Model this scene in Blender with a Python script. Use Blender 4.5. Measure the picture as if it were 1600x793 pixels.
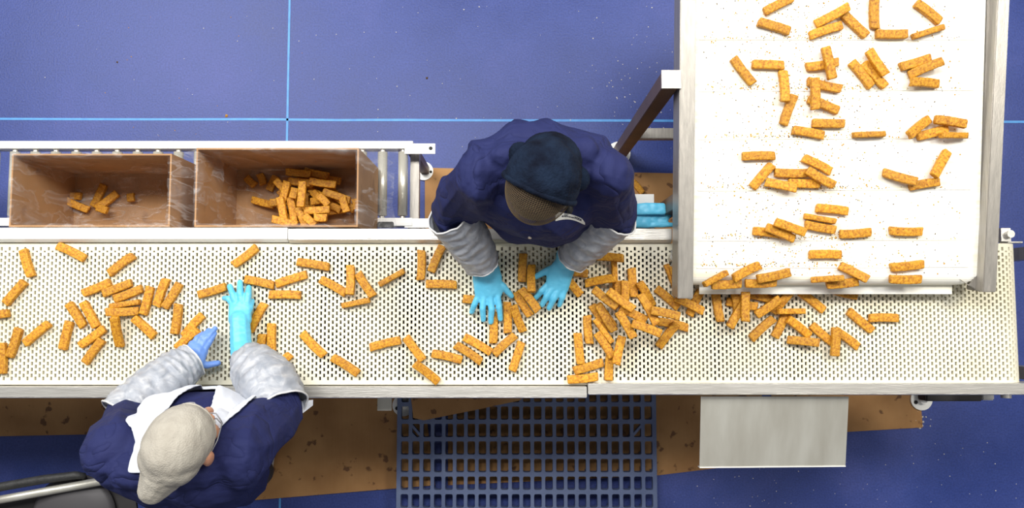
import bpy, bmesh, math, random
from mathutils import Vector, Matrix, noise
random.seed(7)
S = bpy.context.scene
C = S.collection
for o in list(bpy.data.objects): bpy.data.objects.remove(o)

# ------------------------------------------------------------------ camera
H, F, TH = 3.30, 1200.0, math.radians(4.0)          # height, focal in px of a 1600 px frame, tilt off vertical
cam = bpy.data.cameras.new('camera'); camo = bpy.data.objects.new('camera', cam); C.objects.link(camo)
cam.sensor_width = 36; cam.lens = F / 1600 * 36; cam.clip_start = .05
camo.location = (0, 0, H); camo.rotation_euler = (TH, 0, 0); S.camera = camo
# ------------------------------------------------------------------ world, lights, exposure
w = bpy.data.worlds.new('world'); S.world = w; w.use_nodes = True
w.node_tree.nodes['Background'].inputs[0].default_value = (.93, .95, 1, 1)
w.node_tree.nodes['Background'].inputs[1].default_value = .20
def area(name, loc, target, sx, sy, power, col):
    l = bpy.data.lights.new(name, 'AREA'); l.shape = 'RECTANGLE'; l.size = sx; l.size_y = sy; l.energy = power; l.color = col
    o = bpy.data.objects.new(name, l); C.objects.link(o); o.location = loc
    o.rotation_euler = (Vector(target) - Vector(loc)).to_track_quat('-Z', 'Y').to_euler(); return o
area('ceiling_lamp_north_west', (-3.6, 3.0, 5.2), (-.8, .6, 0), 3.2, .9, 275, (1, .985, .95))
area('ceiling_lamp_north', (-.5, 1.7, 5.2), (-.4, .4, 0), 3.0, .7, 165, (1, .985, .95))
area('ceiling_lamp_east', (3.0, 2.1, 5.2), (1.1, .4, .6), 2.4, .8, 190, (1, .96, .87))
area('ceiling_lamp_south', (.6, -2.6, 5.2), (0, 0, .6), 2.6, .6, 16, (1, .97, .93))
S.view_settings.view_transform = 'Standard'; S.view_settings.look = 'None'
S.view_settings.exposure = 0.0; S.view_settings.gamma = 1.0; S.view_settings.use_curve_mapping = False

ct, st = math.cos(TH), math.sin(TH)
def ray(px, py):
    x, y = (px - 800) / F, -(py - 396.5) / F
    return Vector((x, y * ct + st, y * st - ct))
def P(px, py, z):
    d = ray(px, py); t = (z - H) / d.z
    return Vector((d.x * t, d.y * t, z))

# ------------------------------------------------------------------ materials
MATS = {}
def mat(name, col, rough=.5, metal=0., noise_amt=0., noise_scale=20., col2=None, bump=0., bump_scale=60., stretch=None,
        spec=.5, sheen=0., transm=0., sss=0., aniso=0.):
    m = bpy.data.materials.new(name); m.use_nodes = True; nt = m.node_tree; n = nt.nodes; L = nt.links
    b = n['Principled BSDF']; b.inputs['Roughness'].default_value = rough; b.inputs['Metallic'].default_value = metal
    b.inputs['Base Color'].default_value = (*col, 1); b.inputs['Specular IOR Level'].default_value = spec
    b.inputs['Sheen Weight'].default_value = sheen
    if sss: b.inputs['Subsurface Weight'].default_value = sss; b.inputs['Subsurface Radius'].default_value = (.02, .012, .01)
    tc = n.new('ShaderNodeTexCoord'); mp = n.new('ShaderNodeMapping'); L.new(tc.outputs['Object'], mp.inputs[0])
    if stretch: mp.inputs['Scale'].default_value = stretch
    if col2 is not None:
        t = n.new('ShaderNodeTexNoise'); t.inputs['Scale'].default_value = noise_scale; t.inputs['Detail'].default_value = 6
        L.new(mp.outputs[0], t.inputs['Vector']); r = n.new('ShaderNodeValToRGB')
        r.color_ramp.elements[0].position = .5 - noise_amt; r.color_ramp.elements[1].position = .5 + noise_amt
        r.color_ramp.elements[0].color = (*col, 1); r.color_ramp.elements[1].color = (*col2, 1)
        L.new(t.outputs[0], r.inputs[0]); L.new(r.outputs[0], b.inputs['Base Color'])
    if bump:
        t2 = n.new('ShaderNodeTexNoise'); t2.inputs['Scale'].default_value = bump_scale; t2.inputs['Detail'].default_value = 5
        L.new(mp.outputs[0], t2.inputs['Vector']); bp = n.new('ShaderNodeBump'); bp.inputs['Strength'].default_value = bump
        bp.inputs['Distance'].default_value = .004
        L.new(t2.outputs[0], bp.inputs['Height']); L.new(bp.outputs[0], b.inputs['Normal'])
    MATS[name] = m; return m
def ramp(nt, pts):
    r = nt.nodes.new('ShaderNodeValToRGB'); e = r.color_ramp.elements
    e[0].position, e[0].color = pts[0][0], (*pts[0][1], 1); e[1].position, e[1].color = pts[-1][0], (*pts[-1][1], 1)
    for p, c in pts[1:-1]:
        q = e.new(p); q.color = (*c, 1)
    return r

steel = mat('brushed_steel', (.55, .53, .49), .38, .75, .18, 9, (.68, .66, .62), .15, 30, stretch=(1, 14, 14))
steel_y = mat('brushed_steel_lengthwise', (.34, .32, .29), .42, .6, .18, 9, (.44, .41, .37), .15, 30, stretch=(14, 1, 14))
steel_warm = mat('warm_steel_sheet', (.46, .44, .38), .42, .55, .2, 3, (.60, .59, .53), .1, 12, stretch=(5, 1.2, 1))
steel_dark = mat('dark_stained_steel', (.10, .06, .04), .45, .5, .2, 6, (.20, .12, .07))
white_metal = mat('pale_steel_rail', (.80, .80, .77), .45, .25, .2, 5, (.88, .88, .86), .08, 20, stretch=(1, 8, 8))
black_rubber = mat('black_rubber', (.015, .015, .015), .6, 0, .2, 40, (.03, .03, .03), .4, 120)
dark_metal = mat('dark_metal', (.022, .020, .020), .5, .3, .2, 6, (.045, .042, .042))
hole_mat = mat('bolt_hole_black', (.01, .01, .01), .7)
belt_mat = mat('ivory_plastic_belt', (.80, .75, .56), .45, 0, .22, 7, (.86, .83, .70))
roller_mat = mat('polished_roller_steel', (.60, .58, .50), .32, .45, .2, 10, (.68, .66, .58), stretch=(8, 1, 8))
coat_mat = mat('navy_coat_fabric', (.014, .018, .080), .8, 0, .25, 14, (.019, .025, .100), .35, 70, spec=.25)
def wrinkle(m_, sc, st_, dist):
    nt = m_.node_tree; n = nt.nodes; L = nt.links; b = n['Principled BSDF']; old = b.inputs['Normal'].links[0].from_socket
    tc = n.new('ShaderNodeTexCoord'); t = n.new('ShaderNodeTexNoise'); t.inputs['Scale'].default_value = sc; t.inputs['Detail'].default_value = 2.5; t.inputs['Distortion'].default_value = 1.0
    L.new(tc.outputs['Object'], t.inputs['Vector']); m1 = n.new('ShaderNodeMath'); m1.operation = 'SUBTRACT'; m1.inputs[1].default_value = .5; L.new(t.outputs[0], m1.inputs[0])
    m2 = n.new('ShaderNodeMath'); m2.operation = 'ABSOLUTE'; L.new(m1.outputs[0], m2.inputs[0]); m3 = n.new('ShaderNodeMath'); m3.operation = 'POWER'; m3.inputs[1].default_value = .5; L.new(m2.outputs[0], m3.inputs[0])
    bp = n.new('ShaderNodeBump'); bp.inputs['Strength'].default_value = st_; bp.inputs['Distance'].default_value = dist
    L.new(m3.outputs[0], bp.inputs['Height']); L.new(old, bp.inputs['Normal']); L.new(bp.outputs[0], b.inputs['Normal'])
wrinkle(coat_mat, 7, .5, .025)
trouser_mat = mat('dark_trouser_fabric', (.03, .03, .04), .8, 0)
boot_mat = mat('white_rubber_boot', (.6, .6, .58), .5)
fleece_mat = mat('dark_navy_fleece', (.0022, .0035, .010), .95, 0, .12, 16, (.008, .016, .036), .8, 170, spec=.15)
hair_mat = mat('brown_hair', (.010, .005, .003), .7, 0, .25, 40, (.040, .018, .007), .5, 120, stretch=(1, 6, 1))
net_mat = mat('tan_net_thread', (.17, .12, .06), .7)
netrim_mat = mat('elastic_net_edge', (.55, .50, .42), .7)
bouffant_mat = mat('beige_mesh_cap', (.36, .33, .28), .9, 0, .2, 30, (.45, .42, .36), .5, 260)
skin_mat = mat('skin', (.55, .26, .15), .5, 0, .25, 18, (.66, .34, .21), .15, 90, sss=.1)
apron_mat = mat('white_apron_fabric', (.66, .70, .80), .6, 0, .2, 12, (.74, .77, .84), .3, 60, sheen=.1)
glove_mat = mat('cyan_rubber_glove', (.10, .50, .76), .42, 0, .25, 22, (.15, .60, .86), .25, 60, sss=.05)
glove_violet = mat('periwinkle_nitrile_glove', (.13, .26, .66), .42, 0, .25, 24, (.18, .33, .76), .35, 70, sss=.05)
tag_mat = mat('white_name_patch', (.80, .80, .76), .7)
ink_mat = mat('dark_ink', (.02, .02, .05), .7)
mat_plastic = mat('blue_grey_rubber_grid', (.075, .105, .215), .55, 0, .2, 8, (.13, .17, .30), .3, 40)
tape_line = mat('light_blue_floor_line', (.06, .24, .62), .5, 0, .3, 30, (.10, .36, .75))
grey_tag = mat('grey_plastic', (.35, .35, .35), .5)
shelf_mat = mat('pale_grey_steel_shelf', (.62, .62, .60), .5, .3)

def sleeve_material():
    m = bpy.data.materials.new('translucent_sleeve_film'); m.use_nodes = True; nt = m.node_tree; n = nt.nodes; L = nt.links
    b = n['Principled BSDF']; b.inputs['Roughness'].default_value = .38
    tc = n.new('ShaderNodeTexCoord'); t = n.new('ShaderNodeTexNoise'); t.inputs['Scale'].default_value = 26; t.inputs['Detail'].default_value = 5
    t.inputs['Distortion'].default_value = 1.5
    L.new(tc.outputs['Object'], t.inputs['Vector'])
    r = ramp(nt, [(.35, (.38, .41, .47)), (.55, (.50, .52, .57)), (.72, (.66, .67, .70))]); L.new(t.outputs[0], r.inputs[0])
    L.new(r.outputs[0], b.inputs['Base Color'])
    bp = n.new('ShaderNodeBump'); bp.inputs['Strength'].default_value = .5; bp.inputs['Distance'].default_value = .006
    L.new(t.outputs[0], bp.inputs['Height']); L.new(bp.outputs[0], b.inputs['Normal'])
    tr = n.new('ShaderNodeBsdfTranslucent'); tr.inputs[0].default_value = (.7, .72, .75, 1)
    mx = n.new('ShaderNodeMixShader'); mx.inputs[0].default_value = .2
    L.new(b.outputs[0], mx.inputs[1]); L.new(tr.outputs[0], mx.inputs[2]); L.new(mx.outputs[0], n['Material Output'].inputs[0])
    return m
sleeve_mat = sleeve_material()

def film_material():
    m = bpy.data.materials.new('clear_plastic_film'); m.use_nodes = True; nt = m.node_tree; n = nt.nodes; L = nt.links
    b = n['Principled BSDF']; b.inputs['Base Color'].default_value = (.82, .82, .84, 1); b.inputs['Roughness'].default_value = .18
    b.inputs['Specular IOR Level'].default_value = .8
    tc = n.new('ShaderNodeTexCoord'); t = n.new('ShaderNodeTexNoise'); t.inputs['Scale'].default_value = 5; t.inputs['Detail'].default_value = 6
    t.inputs['Distortion'].default_value = .5
    mp = n.new('ShaderNodeMapping'); mp.inputs['Rotation'].default_value = (0, 0, .6); mp.inputs['Scale'].default_value = (1, 4, 1.5); L.new(tc.outputs['Object'], mp.inputs[0]); L.new(mp.outputs[0], t.inputs['Vector'])
    r = ramp(nt, [(.40, (.02, .02, .02)), (.47, (.03, .03, .03)), (.50, (.20, .20, .20)), (.53, (.06, .06, .06)), (.62, (.12, .12, .12)), (.72, (.40, .40, .40))]); L.new(t.outputs[0], r.inputs[0])
    bp = n.new('ShaderNodeBump'); bp.inputs['Strength'].default_value = .8; bp.inputs['Distance'].default_value = .01
    L.new(t.outputs[0], bp.inputs['Height']); L.new(bp.outputs[0], b.inputs['Normal'])
    tr = n.new('ShaderNodeBsdfTransparent'); mx = n.new('ShaderNodeMixShader')
    L.new(r.outputs[0], mx.inputs[0]); L.new(tr.outputs[0], mx.inputs[1]); L.new(b.outputs[0], mx.inputs[2]); L.new(mx.outputs[0], n['Material Output'].inputs[0])
    return m
film_mat = film_material()

def card_material(name, c1, c2, stain, stain_scale, thr):
    m = bpy.data.materials.new(name); m.use_nodes = True; nt = m.node_tree; n = nt.nodes; L = nt.links
    b = n['Principled BSDF']; b.inputs['Roughness'].default_value = .8
    tc = n.new('ShaderNodeTexCoord'); t = n.new('ShaderNodeTexNoise'); t.inputs['Scale'].default_value = 6; t.inputs['Detail'].default_value = 5
    L.new(tc.outputs['Object'], t.inputs['Vector'])
    r = ramp(nt, [(.35, c1), (.65, c2)]); L.new(t.outputs[0], r.inputs[0])
    s = n.new('ShaderNodeTexNoise'); s.inputs['Scale'].default_value = stain_scale; s.inputs['Detail'].default_value = 3
    L.new(tc.outputs['Object'], s.inputs['Vector'])
    r2 = ramp(nt, [(thr, (0, 0, 0)), (thr + .05, (.8, .8, .8))]); L.new(s.outputs[0], r2.inputs[0])
    mx = n.new('ShaderNodeMixRGB'); mx.inputs[2].default_value = (*stain, 1)
    L.new(r2.outputs[0], mx.inputs[0]); L.new(r.outputs[0], mx.inputs[1]); L.new(mx.outputs[0], b.inputs['Base Color'])
    wv = n.new('ShaderNodeTexWave'); wv.inputs['Scale'].default_value = 60; wv.bands_direction = 'X'; L.new(tc.outputs['Object'], wv.inputs['Vector'])
    bp = n.new('ShaderNodeBump'); bp.inputs['Strength'].default_value = .12; bp.inputs['Distance'].default_value = .002
    L.new(wv.outputs[0], bp.inputs['Height']); L.new(bp.outputs[0], b.inputs['Normal'])
    return m
card_box = card_material('corrugated_box_cardboard', (.38, .20, .080), (.46, .25, .11), (.30, .15, .06), 9, .62)
card_floor = card_material('stained_cardboard_sheet', (.34, .17, .060), (.44, .235, .090), (.10, .04, .018), 20, .63)

def bread_material():
    m = bpy.data.materials.new('golden_breading'); m.use_nodes = True; nt = m.node_tree; n = nt.nodes; L = nt.links
    b = n['Principled BSDF']; b.inputs['Roughness'].default_value = .6
    tc = n.new('ShaderNodeTexCoord'); oi = n.new('ShaderNodeObjectInfo')
    ad = n.new('ShaderNodeVectorMath'); ad.operation = 'ADD'; sc = n.new('ShaderNodeVectorMath'); sc.operation = 'SCALE'
    sc.inputs[0].default_value = (7, 3, 5); L.new(oi.outputs['Random'], sc.inputs['Scale'])
    L.new(tc.outputs['Object'], ad.inputs[0]); L.new(sc.outputs[0], ad.inputs[1])
    t = n.new('ShaderNodeTexNoise'); t.inputs['Scale'].default_value = 135; t.inputs['Detail'].default_value = 6; t.inputs['Roughness'].default_value = .7
    L.new(ad.outputs[0], t.inputs['Vector'])
    r = ramp(nt, [(.32, (.22, .065, .006)), (.43, (.48, .185, .008)), (.54, (.65, .30, .015)), (.68, (.76, .42, .038))])
    L.new(t.outputs[0], r.inputs[0])
    v = n.new('ShaderNodeTexVoronoi'); v.inputs['Scale'].default_value = 190; L.new(ad.outputs[0], v.inputs['Vector'])
    r2 = ramp(nt, [(.10, (.55, .55, .55)), (.2, (0, 0, 0))]); L.new(v.outputs['Distance'], r2.inputs[0])
    mx = n.new('ShaderNodeMixRGB'); mx.inputs[2].default_value = (.20, .075, .012, 1)
    L.new(r2.outputs[0], mx.inputs[0]); L.new(r.outputs[0], mx.inputs[1])
    hs = n.new('ShaderNodeHueSaturation'); mr = n.new('ShaderNodeMapRange')
    mr.inputs['To Min'].default_value = .84; mr.inputs['To Max'].default_value = 1.12; L.new(oi.outputs['Random'], mr.inputs[0])
    L.new(mr.outputs[0], hs.inputs['Value']); L.new(mx.outputs[0], hs.inputs['Color']); L.new(hs.outputs[0], b.inputs['Base Color'])
    bp = n.new('ShaderNodeBump'); bp.inputs['Strength'].default_value = .6; bp.inputs['Distance'].default_value = .002
    L.new(t.outputs[0], bp.inputs['Height']); L.new(bp.outputs[0], b.inputs['Normal'])
    return m
bread_mat = bread_material()

def floor_material():
    m = bpy.data.materials.new('blue_epoxy_floor'); m.use_nodes = True; nt = m.node_tree; n = nt.nodes; L = nt.links
    b = n['Principled BSDF']; b.inputs['Specular IOR Level'].default_value = .45
    tc = n.new('ShaderNodeTexCoord')
    t = n.new('ShaderNodeTexNoise'); t.inputs['Scale'].default_value = 1.7; t.inputs['Detail'].default_value = 8; t.inputs['Roughness'].default_value = .62
    L.new(tc.outputs['Object'], t.inputs['Vector'])
    r = ramp(nt, [(.36, (.022, .044, .21)), (.52, (.033, .058, .25)), (.68, (.056, .078, .29))]); L.new(t.outputs[0], r.inputs[0])
    s = n.new('ShaderNodeTexNoise'); s.inputs['Scale'].default_value = 130; s.inputs['Detail'].default_value = 2
    L.new(tc.outputs['Object'], s.inputs['Vector'])
    r2 = ramp(nt, [(.3, (.78, .78, .80)), (.7, (1.2, 1.2, 1.18))]); L.new(s.outputs[0], r2.inputs[0])
    mx = n.new('ShaderNodeMixRGB'); mx.blend_type = 'MULTIPLY'; mx.inputs[0].default_value = .8
    L.new(r.outputs[0], mx.inputs[1]); L.new(r2.outputs[0], mx.inputs[2])
    sp = n.new('ShaderNodeTexVoronoi'); sp.inputs['Scale'].default_value = 42; L.new(tc.outputs['Object'], sp.inputs['Vector'])
    r3 = ramp(nt, [(.025, (.35, .35, .35)), (.05, (0, 0, 0))]); L.new(sp.outputs['Distance'], r3.inputs[0])
    m2 = n.new('ShaderNodeMixRGB'); m2.inputs[2].default_value = (.3, .33, .6, 1)
    L.new(r3.outputs[0], m2.inputs[0]); L.new(mx.outputs[0], m2.inputs[1]); L.new(m2.outputs[0], b.inputs['Base Color'])
    rr = n.new('ShaderNodeMapRange'); rr.inputs['To Min'].default_value = .36; rr.inputs['To Max'].default_value = .58
    L.new(t.outputs[0], rr.inputs[0]); L.new(rr.outputs[0], b.inputs['Roughness'])
    bp = n.new('ShaderNodeBump'); bp.inputs['Strength'].default_value = .25; bp.inputs['Distance'].default_value = .003
    L.new(s.outputs[0], bp.inputs['Height']); L.new(bp.outputs[0], b.inputs['Normal'])
    return m
floor_mat = floor_material()

def incline_material():
    m = bpy.data.materials.new('white_smooth_belt'); m.use_nodes = True; nt = m.node_tree; n = nt.nodes; L = nt.links
    b = n['Principled BSDF']; b.inputs['Roughness'].default_value = .5
    tc = n.new('ShaderNodeTexCoord'); mp = n.new('ShaderNodeMapping'); mp.inputs['Scale'].default_value = (1.2, 30, 1)
    L.new(tc.outputs['Object'], mp.inputs[0])
    t = n.new('ShaderNodeTexNoise'); t.inputs['Scale'].default_value = 2.5; t.inputs['Detail'].default_value = 5; L.new(mp.outputs[0], t.inputs['Vector'])
    r = ramp(nt, [(.35, (.86, .82, .66)), (.5, (.90, .88, .80)), (.7, (.91, .91, .88))]); L.new(t.outputs[0], r.inputs[0])
    L.new(r.outputs[0], b.inputs['Base Color'])
    return m
incline_mat = incline_material()

# ------------------------------------------------------------------ object helpers
def tag(o, label=None, cat=None, group=None, kind=None):
    if label: o['label'] = label
    if cat: o['category'] = cat
    if group: o['group'] = group
    if kind: o['kind'] = kind
    return o
def empty(name, loc, label, cat, group=None):
    o = bpy.data.objects.new(name, None); C.objects.link(o); o.location = loc; o.empty_display_size = .05
    return tag(o, label, cat, group)
def link(name, me, m, parent=None, smooth=False, local=False):
    """world-space mesh; re-expressed in the parent's frame (parents are unrotated Empties)"""
    if m is not None:
        for mm in (m if isinstance(m, (list, tuple)) else [m]): me.materials.append(mm)
    if smooth:
        for p in me.polygons: p.use_smooth = True
    o = bpy.data.objects.new(name, me); C.objects.link(o)
    if parent is not None:
        o.parent = parent
        if not local:
            off = Vector((0, 0, 0)); q = parent
            while q is not None: off += q.location; q = q.parent
            me.transform(Matrix.Translation(-off))
    return o
class MB:
    def __init__(s): s.v = []; s.f = []; s.mi = []
    def add(s, vs, fs, mi=0):
        k = len(s.v); s.v += [tuple(v) for v in vs]; s.f += [tuple(i + k for i in f) for f in fs]; s.mi += [mi] * len(fs); return s
    def hexa(s, b, t, mi=0):
        return s.add(list(b) + list(t), [(3, 2, 1, 0), (4, 5, 6, 7), (0, 1, 5, 4), (1, 2, 6, 5), (2, 3, 7, 6), (3, 0, 4, 7)], mi)
    def box(s, x0, x1, y0, y1, z0, z1, mi=0, M=None):
        b = [Vector(c) for c in ((x0, y0, z0), (x1, y0, z0), (x1, y1, z0), (x0, y1, z0))]
        t = [Vector((c.x, c.y, z1)) for c in b]
        if M is not None: b = [M @ c for c in b]; t = [M @ c for c in t]
        return s.hexa(b, t, mi)
    def prism(s, poly, z0, z1, mi=0):
        n = len(poly); b = [(p[0], p[1], z0) for p in poly]; t = [(p[0], p[1], z1) for p in poly]
        return s.add(b + t, [tuple(range(n - 1, -1, -1)), tuple(range(n, 2 * n))] + [(i, (i + 1) % n, n + (i + 1) % n, n + i) for i in range(n)], mi)
    def cyl(s, p0, p1, r0, r1=None, n=24, mi=0, caps=True):
        r1 = r0 if r1 is None else r1; p0, p1 = Vector(p0), Vector(p1); d = (p1 - p0).normalized()
        a = d.orthogonal().normalized(); b = d.cross(a); vs = []
        for p, r in ((p0, r0), (p1, r1)):
            vs += [p + a * r * math.cos(2 * math.pi * i / n) + b * r * math.sin(2 * math.pi * i / n) for i in range(n)]
        fs = [(i, (i + 1) % n, n + (i + 1) % n, n + i) for i in range(n)]
        if caps: fs += [tuple(range(n - 1, -1, -1)), tuple(range(n, 2 * n))]
        return s.add(vs, fs, mi)
    def tube(s, pts, rads, n=14, mi=0, closed=False):
        pts = [Vector(p) for p in pts]; rads = rads if isinstance(rads, (list, tuple)) else [rads] * len(pts); vs = []; N = len(pts); a = None
        for k, p in enumerate(pts):
            if closed: d = (pts[(k + 1) % N] - pts[k - 1]).normalized()
            else: d = (pts[min(k + 1, N - 1)] - pts[max(k - 1, 0)]).normalized()
            a = d.orthogonal().normalized() if a is None else (a - d * a.dot(d)).normalized()
            b = d.cross(a); vs += [p + (a * math.cos(2 * math.pi * i / n) + b * math.sin(2 * math.pi * i / n)) * rads[k] for i in range(n)]
        fs = []
        for k in range(N if closed else N - 1):
            q = (k + 1) % N
            fs += [(k * n + i, k * n + (i + 1) % n, q * n + (i + 1) % n, q * n + i) for i in range(n)]
        if not closed: fs += [tuple(range(n - 1, -1, -1)), tuple(range((N - 1) * n, N * n))]
        return s.add(vs, fs, mi)
    def mesh(s, name='m'):
        me = bpy.data.meshes.new(name); me.from_pydata(s.v, [], s.f)
        me.polygons.foreach_set('material_index', s.mi); me.update()
        return me
    def obj(s, name, m, parent=None, smooth=False, bevel=0.):
        me = s.mesh(name)
        bm = bmesh.new(); bm.from_mesh(me); bmesh.ops.recalc_face_normals(bm, faces=bm.faces)
        if bevel: bmesh.ops.bevel(bm, geom=bm.edges, offset=bevel, segments=2, affect='EDGES', clamp_overlap=True)
        bm.to_mesh(me); bm.free()
        o = link(name, me, m, parent, smooth)
        if smooth and parent is None or smooth: pass
        return o

# ------------------------------------------------------------------ floor (setting)
fl = MB(); fl.add([(-4.2, -3.2, 0), (4.2, -3.2, 0), (4.2, 3.8, 0), (-4.2, 3.8, 0)], [(0, 1, 2, 3)])
tag(fl.obj('floor', floor_mat), kind='structure')
def line_strip(p, q, wd, name):
    p, q = Vector(p), Vector(q); d = (q - p).normalized(); nrm = Vector((-d.y, d.x, 0)) * wd / 2; m = MB(); k = 40; vs = []
    for i in range(k + 1):
        c = p.lerp(q, i / k); j = noise.noise(c * 3) * .002; vs += [c + nrm * (1 + j * 200 * .3) + Vector((0, j, 0)), c - nrm + Vector((0, j, 0))]
    m.add([(v.x, v.y, .0012) for v in vs], [(2 * i, 2 * i + 1, 2 * i + 3, 2 * i + 2) for i in range(k)])
    tag(m.obj(name, tape_line), kind='structure')
a, b = P(-40, 185.5, 0), P(1640, 190.5, 0); line_strip(a + (a - b) * .05, b + (b - a) * .15, .010, 'trim_1')
a, b = P(453, -20, 0), P(437, 810, 0); line_strip(a + (a - b) * .2, b + (b - a) * .2, .009, 'trim_2')

# ------------------------------------------------------------------ cardboard sheets
def sheet(pxs, z0, name, label, zs=None):
    m = MB(); poly = [P(x, y, z0) for x, y in pxs]; m.prism([(p.x, p.y) for p in poly], z0, z0 + .004)
    return tag(m.obj(name, card_floor, bevel=0), label, 'cardboard sheet', 'cardboard sheets on the floor')
sheet([(-60, 560), (176, 560), (230, 676), (-60, 682)], .001, 'cardboard_sheet', 'dark stained cardboard sheet on floor at far left, in shade under belt')
sheet([(232, 575), (655, 560), (680, 757), (330, 786)], .006, 'cardboard_sheet', 'big stained cardboard sheet on floor between grey-capped worker and rubber grid mat')
sheet([(700, 555), (1190, 552), (1190, 722), (1025, 742), (700, 757)], .001, 'cardboard_sheet', 'speckled cardboard sheet beneath the rubber grid mat, left of the steel chute plate')
sheet([(1205, 560), (1433, 560), (1441, 667), (1205, 681)], .001, 'cardboard_sheet', 'small cardboard sheet on floor right of the steel chute plate')
sheet([(664, 262), (1062, 271), (1062, 420), (664, 420)], .001, 'cardboard_sheet', 'cardboard sheet on floor behind conveyor that the hooded worker stands on')

# ------------------------------------------------------------------ main perforated belt conveyor
ZB = .90
conv = empty('belt_conveyor', (0, 0, 0), 'long horizontal conveyor with ivory perforated belt running across the whole scene', 'conveyor')
by0, by1 = P(800, 600.5, ZB).y, P(800, 380, ZB).y
xL, R = -3.1, .066
xe = P(1589, 400, ZB - .03).x - R
def smap(s, y, dep):
    L1 = xe - xL; A = math.pi * R
    if s <= L1: return (xL + s, y, ZB - dep)
    if s <= L1 + A:
        a = (s - L1) / R; r = R - dep; return (xe + r * math.sin(a), y, ZB - R + r * math.cos(a))
    return (xe - (s - L1 - A), y, ZB - 2 * R + dep)
def perforated():
    m = MB(); cp, rp, hw, hh, T = .01225, .0183, .0033, .0056, .008
    total = 2 * (xe - xL) + math.pi * R; nc = int(total / cp)
    V = []; Fc = []
    def quad(a, b, c, d): k = len(V); V.extend((a, b, c, d)); Fc.append((k, k + 1, k + 2, k + 3))
    for c in range(nc):
        s0 = c * cp; sa = s0 + cp / 2 - hw; sb = s0 + cp / 2 + hw; s1 = s0 + cp
        for (u, v) in ((s0, sa), (sb, s1)):
            quad(smap(u, by0, 0), smap(v, by0, 0), smap(v, by1, 0), smap(u, by1, 0))
            quad(smap(u, by0, T), smap(v, by0, T), smap(v, by1, T), smap(u, by1, T))
        for yy, flip in ((by0, 0), (by1, 1)):
            quad(smap(s0, yy, 0), smap(s1, yy, 0), smap(s1, yy, T), smap(s0, yy, T))
        y = by0; off = (c % 2) * rp / 2; r = 0; yc = by0 + .019 + off
        while yc + hh < by1 - .010:
            ya, yb = yc - hh, yc + hh
            if c % 2 == 1 and yc + rp + hh >= by1 - .010: ya = yc - .002; yb = yc + .003
            quad(smap(sa, y, 0), smap(sb, y, 0), smap(sb, ya, 0), smap(sa, ya, 0))
            quad(smap(sa, y, T), smap(sb, y, T), smap(sb, ya, T), smap(sa, ya, T))
            for q in ((sa, ya, sb, ya), (sb, ya, sb, yb), (sb, yb, sa, yb), (sa, yb, sa, ya)):
                quad(smap(q[0], q[1], 0), smap(q[2], q[3], 0), smap(q[2], q[3], T), smap(q[0], q[1], T))
            y = yb; yc += rp
        quad(smap(sa, y, 0), smap(sb, y, 0), smap(sb, by1, 0), smap(sa, by1, 0))
        quad(smap(sa, y, T), smap(sb, y, T), smap(sb, by1, T), smap(sa, by1, T))
    me = bpy.data.meshes.new('belt'); me.from_pydata(V, [], Fc); me.update(); return me
link('belt', perforated(), belt_mat, conv)
# side rails
def prof_rail(name, x0, x1, prof, m, bev=.0015):
    """extrude a y-z profile along x"""
    n = len(prof); mb = MB(); vs = [(x0, y, z) for y, z in prof] + [(x1, y, z) for y, z in prof]
    mb.add(vs, [tuple(range(n)), tuple(range(2 * n - 1, n - 1, -1))] + [(i, (i + 1) % n, n + (i + 1) % n, n + i) for i in range(n)])
    return mb.obj(name, m, conv, bevel=bev)
zr = .925
def Y(py, z): return P(800, py, z).y
def X(px, z, py=480): return P(px, py, z).x
ya, yb = Y(603.5, zr), Y(622, zr)
prof_rail('front_rail', -3.1, X(917, zr, 610), [(ya, zr), (yb + .004, zr), (yb, zr - .006), (yb, zr - .13), (ya + .0 - .004, zr - .13), (ya, zr - .05)], steel)
ya, yb = Y(598.5, zr), Y(617, zr)
prof_rail('front_rail', X(919, zr, 610), xe + .13, [(ya, zr), (yb + .004, zr), (yb, zr - .006), (yb, zr - .125), (ya - .004, zr - .125), (ya, zr - .05)], steel)
ya, yb, yc_ = Y(355.5, zr), Y(372.5, zr), Y(378, zr - .012)
prof_rail('back_rail', -3.1, X(449, zr, 365), [(ya, zr - .02), (ya, zr), (yb, zr), (yc_, zr - .014), (yc_, zr - .12), (ya, zr - .12)], white_metal)
ya, yb, yc_ = Y(357, zr), Y(373.5, zr), Y(379, zr - .012)
prof_rail('back_rail', X(450, zr, 365), X(1050, zr, 365), [(ya, zr - .02), (ya, zr), (yb, zr), (yc_, zr - .014), (yc_, zr - .12), (ya, zr - .12)], steel)
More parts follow.
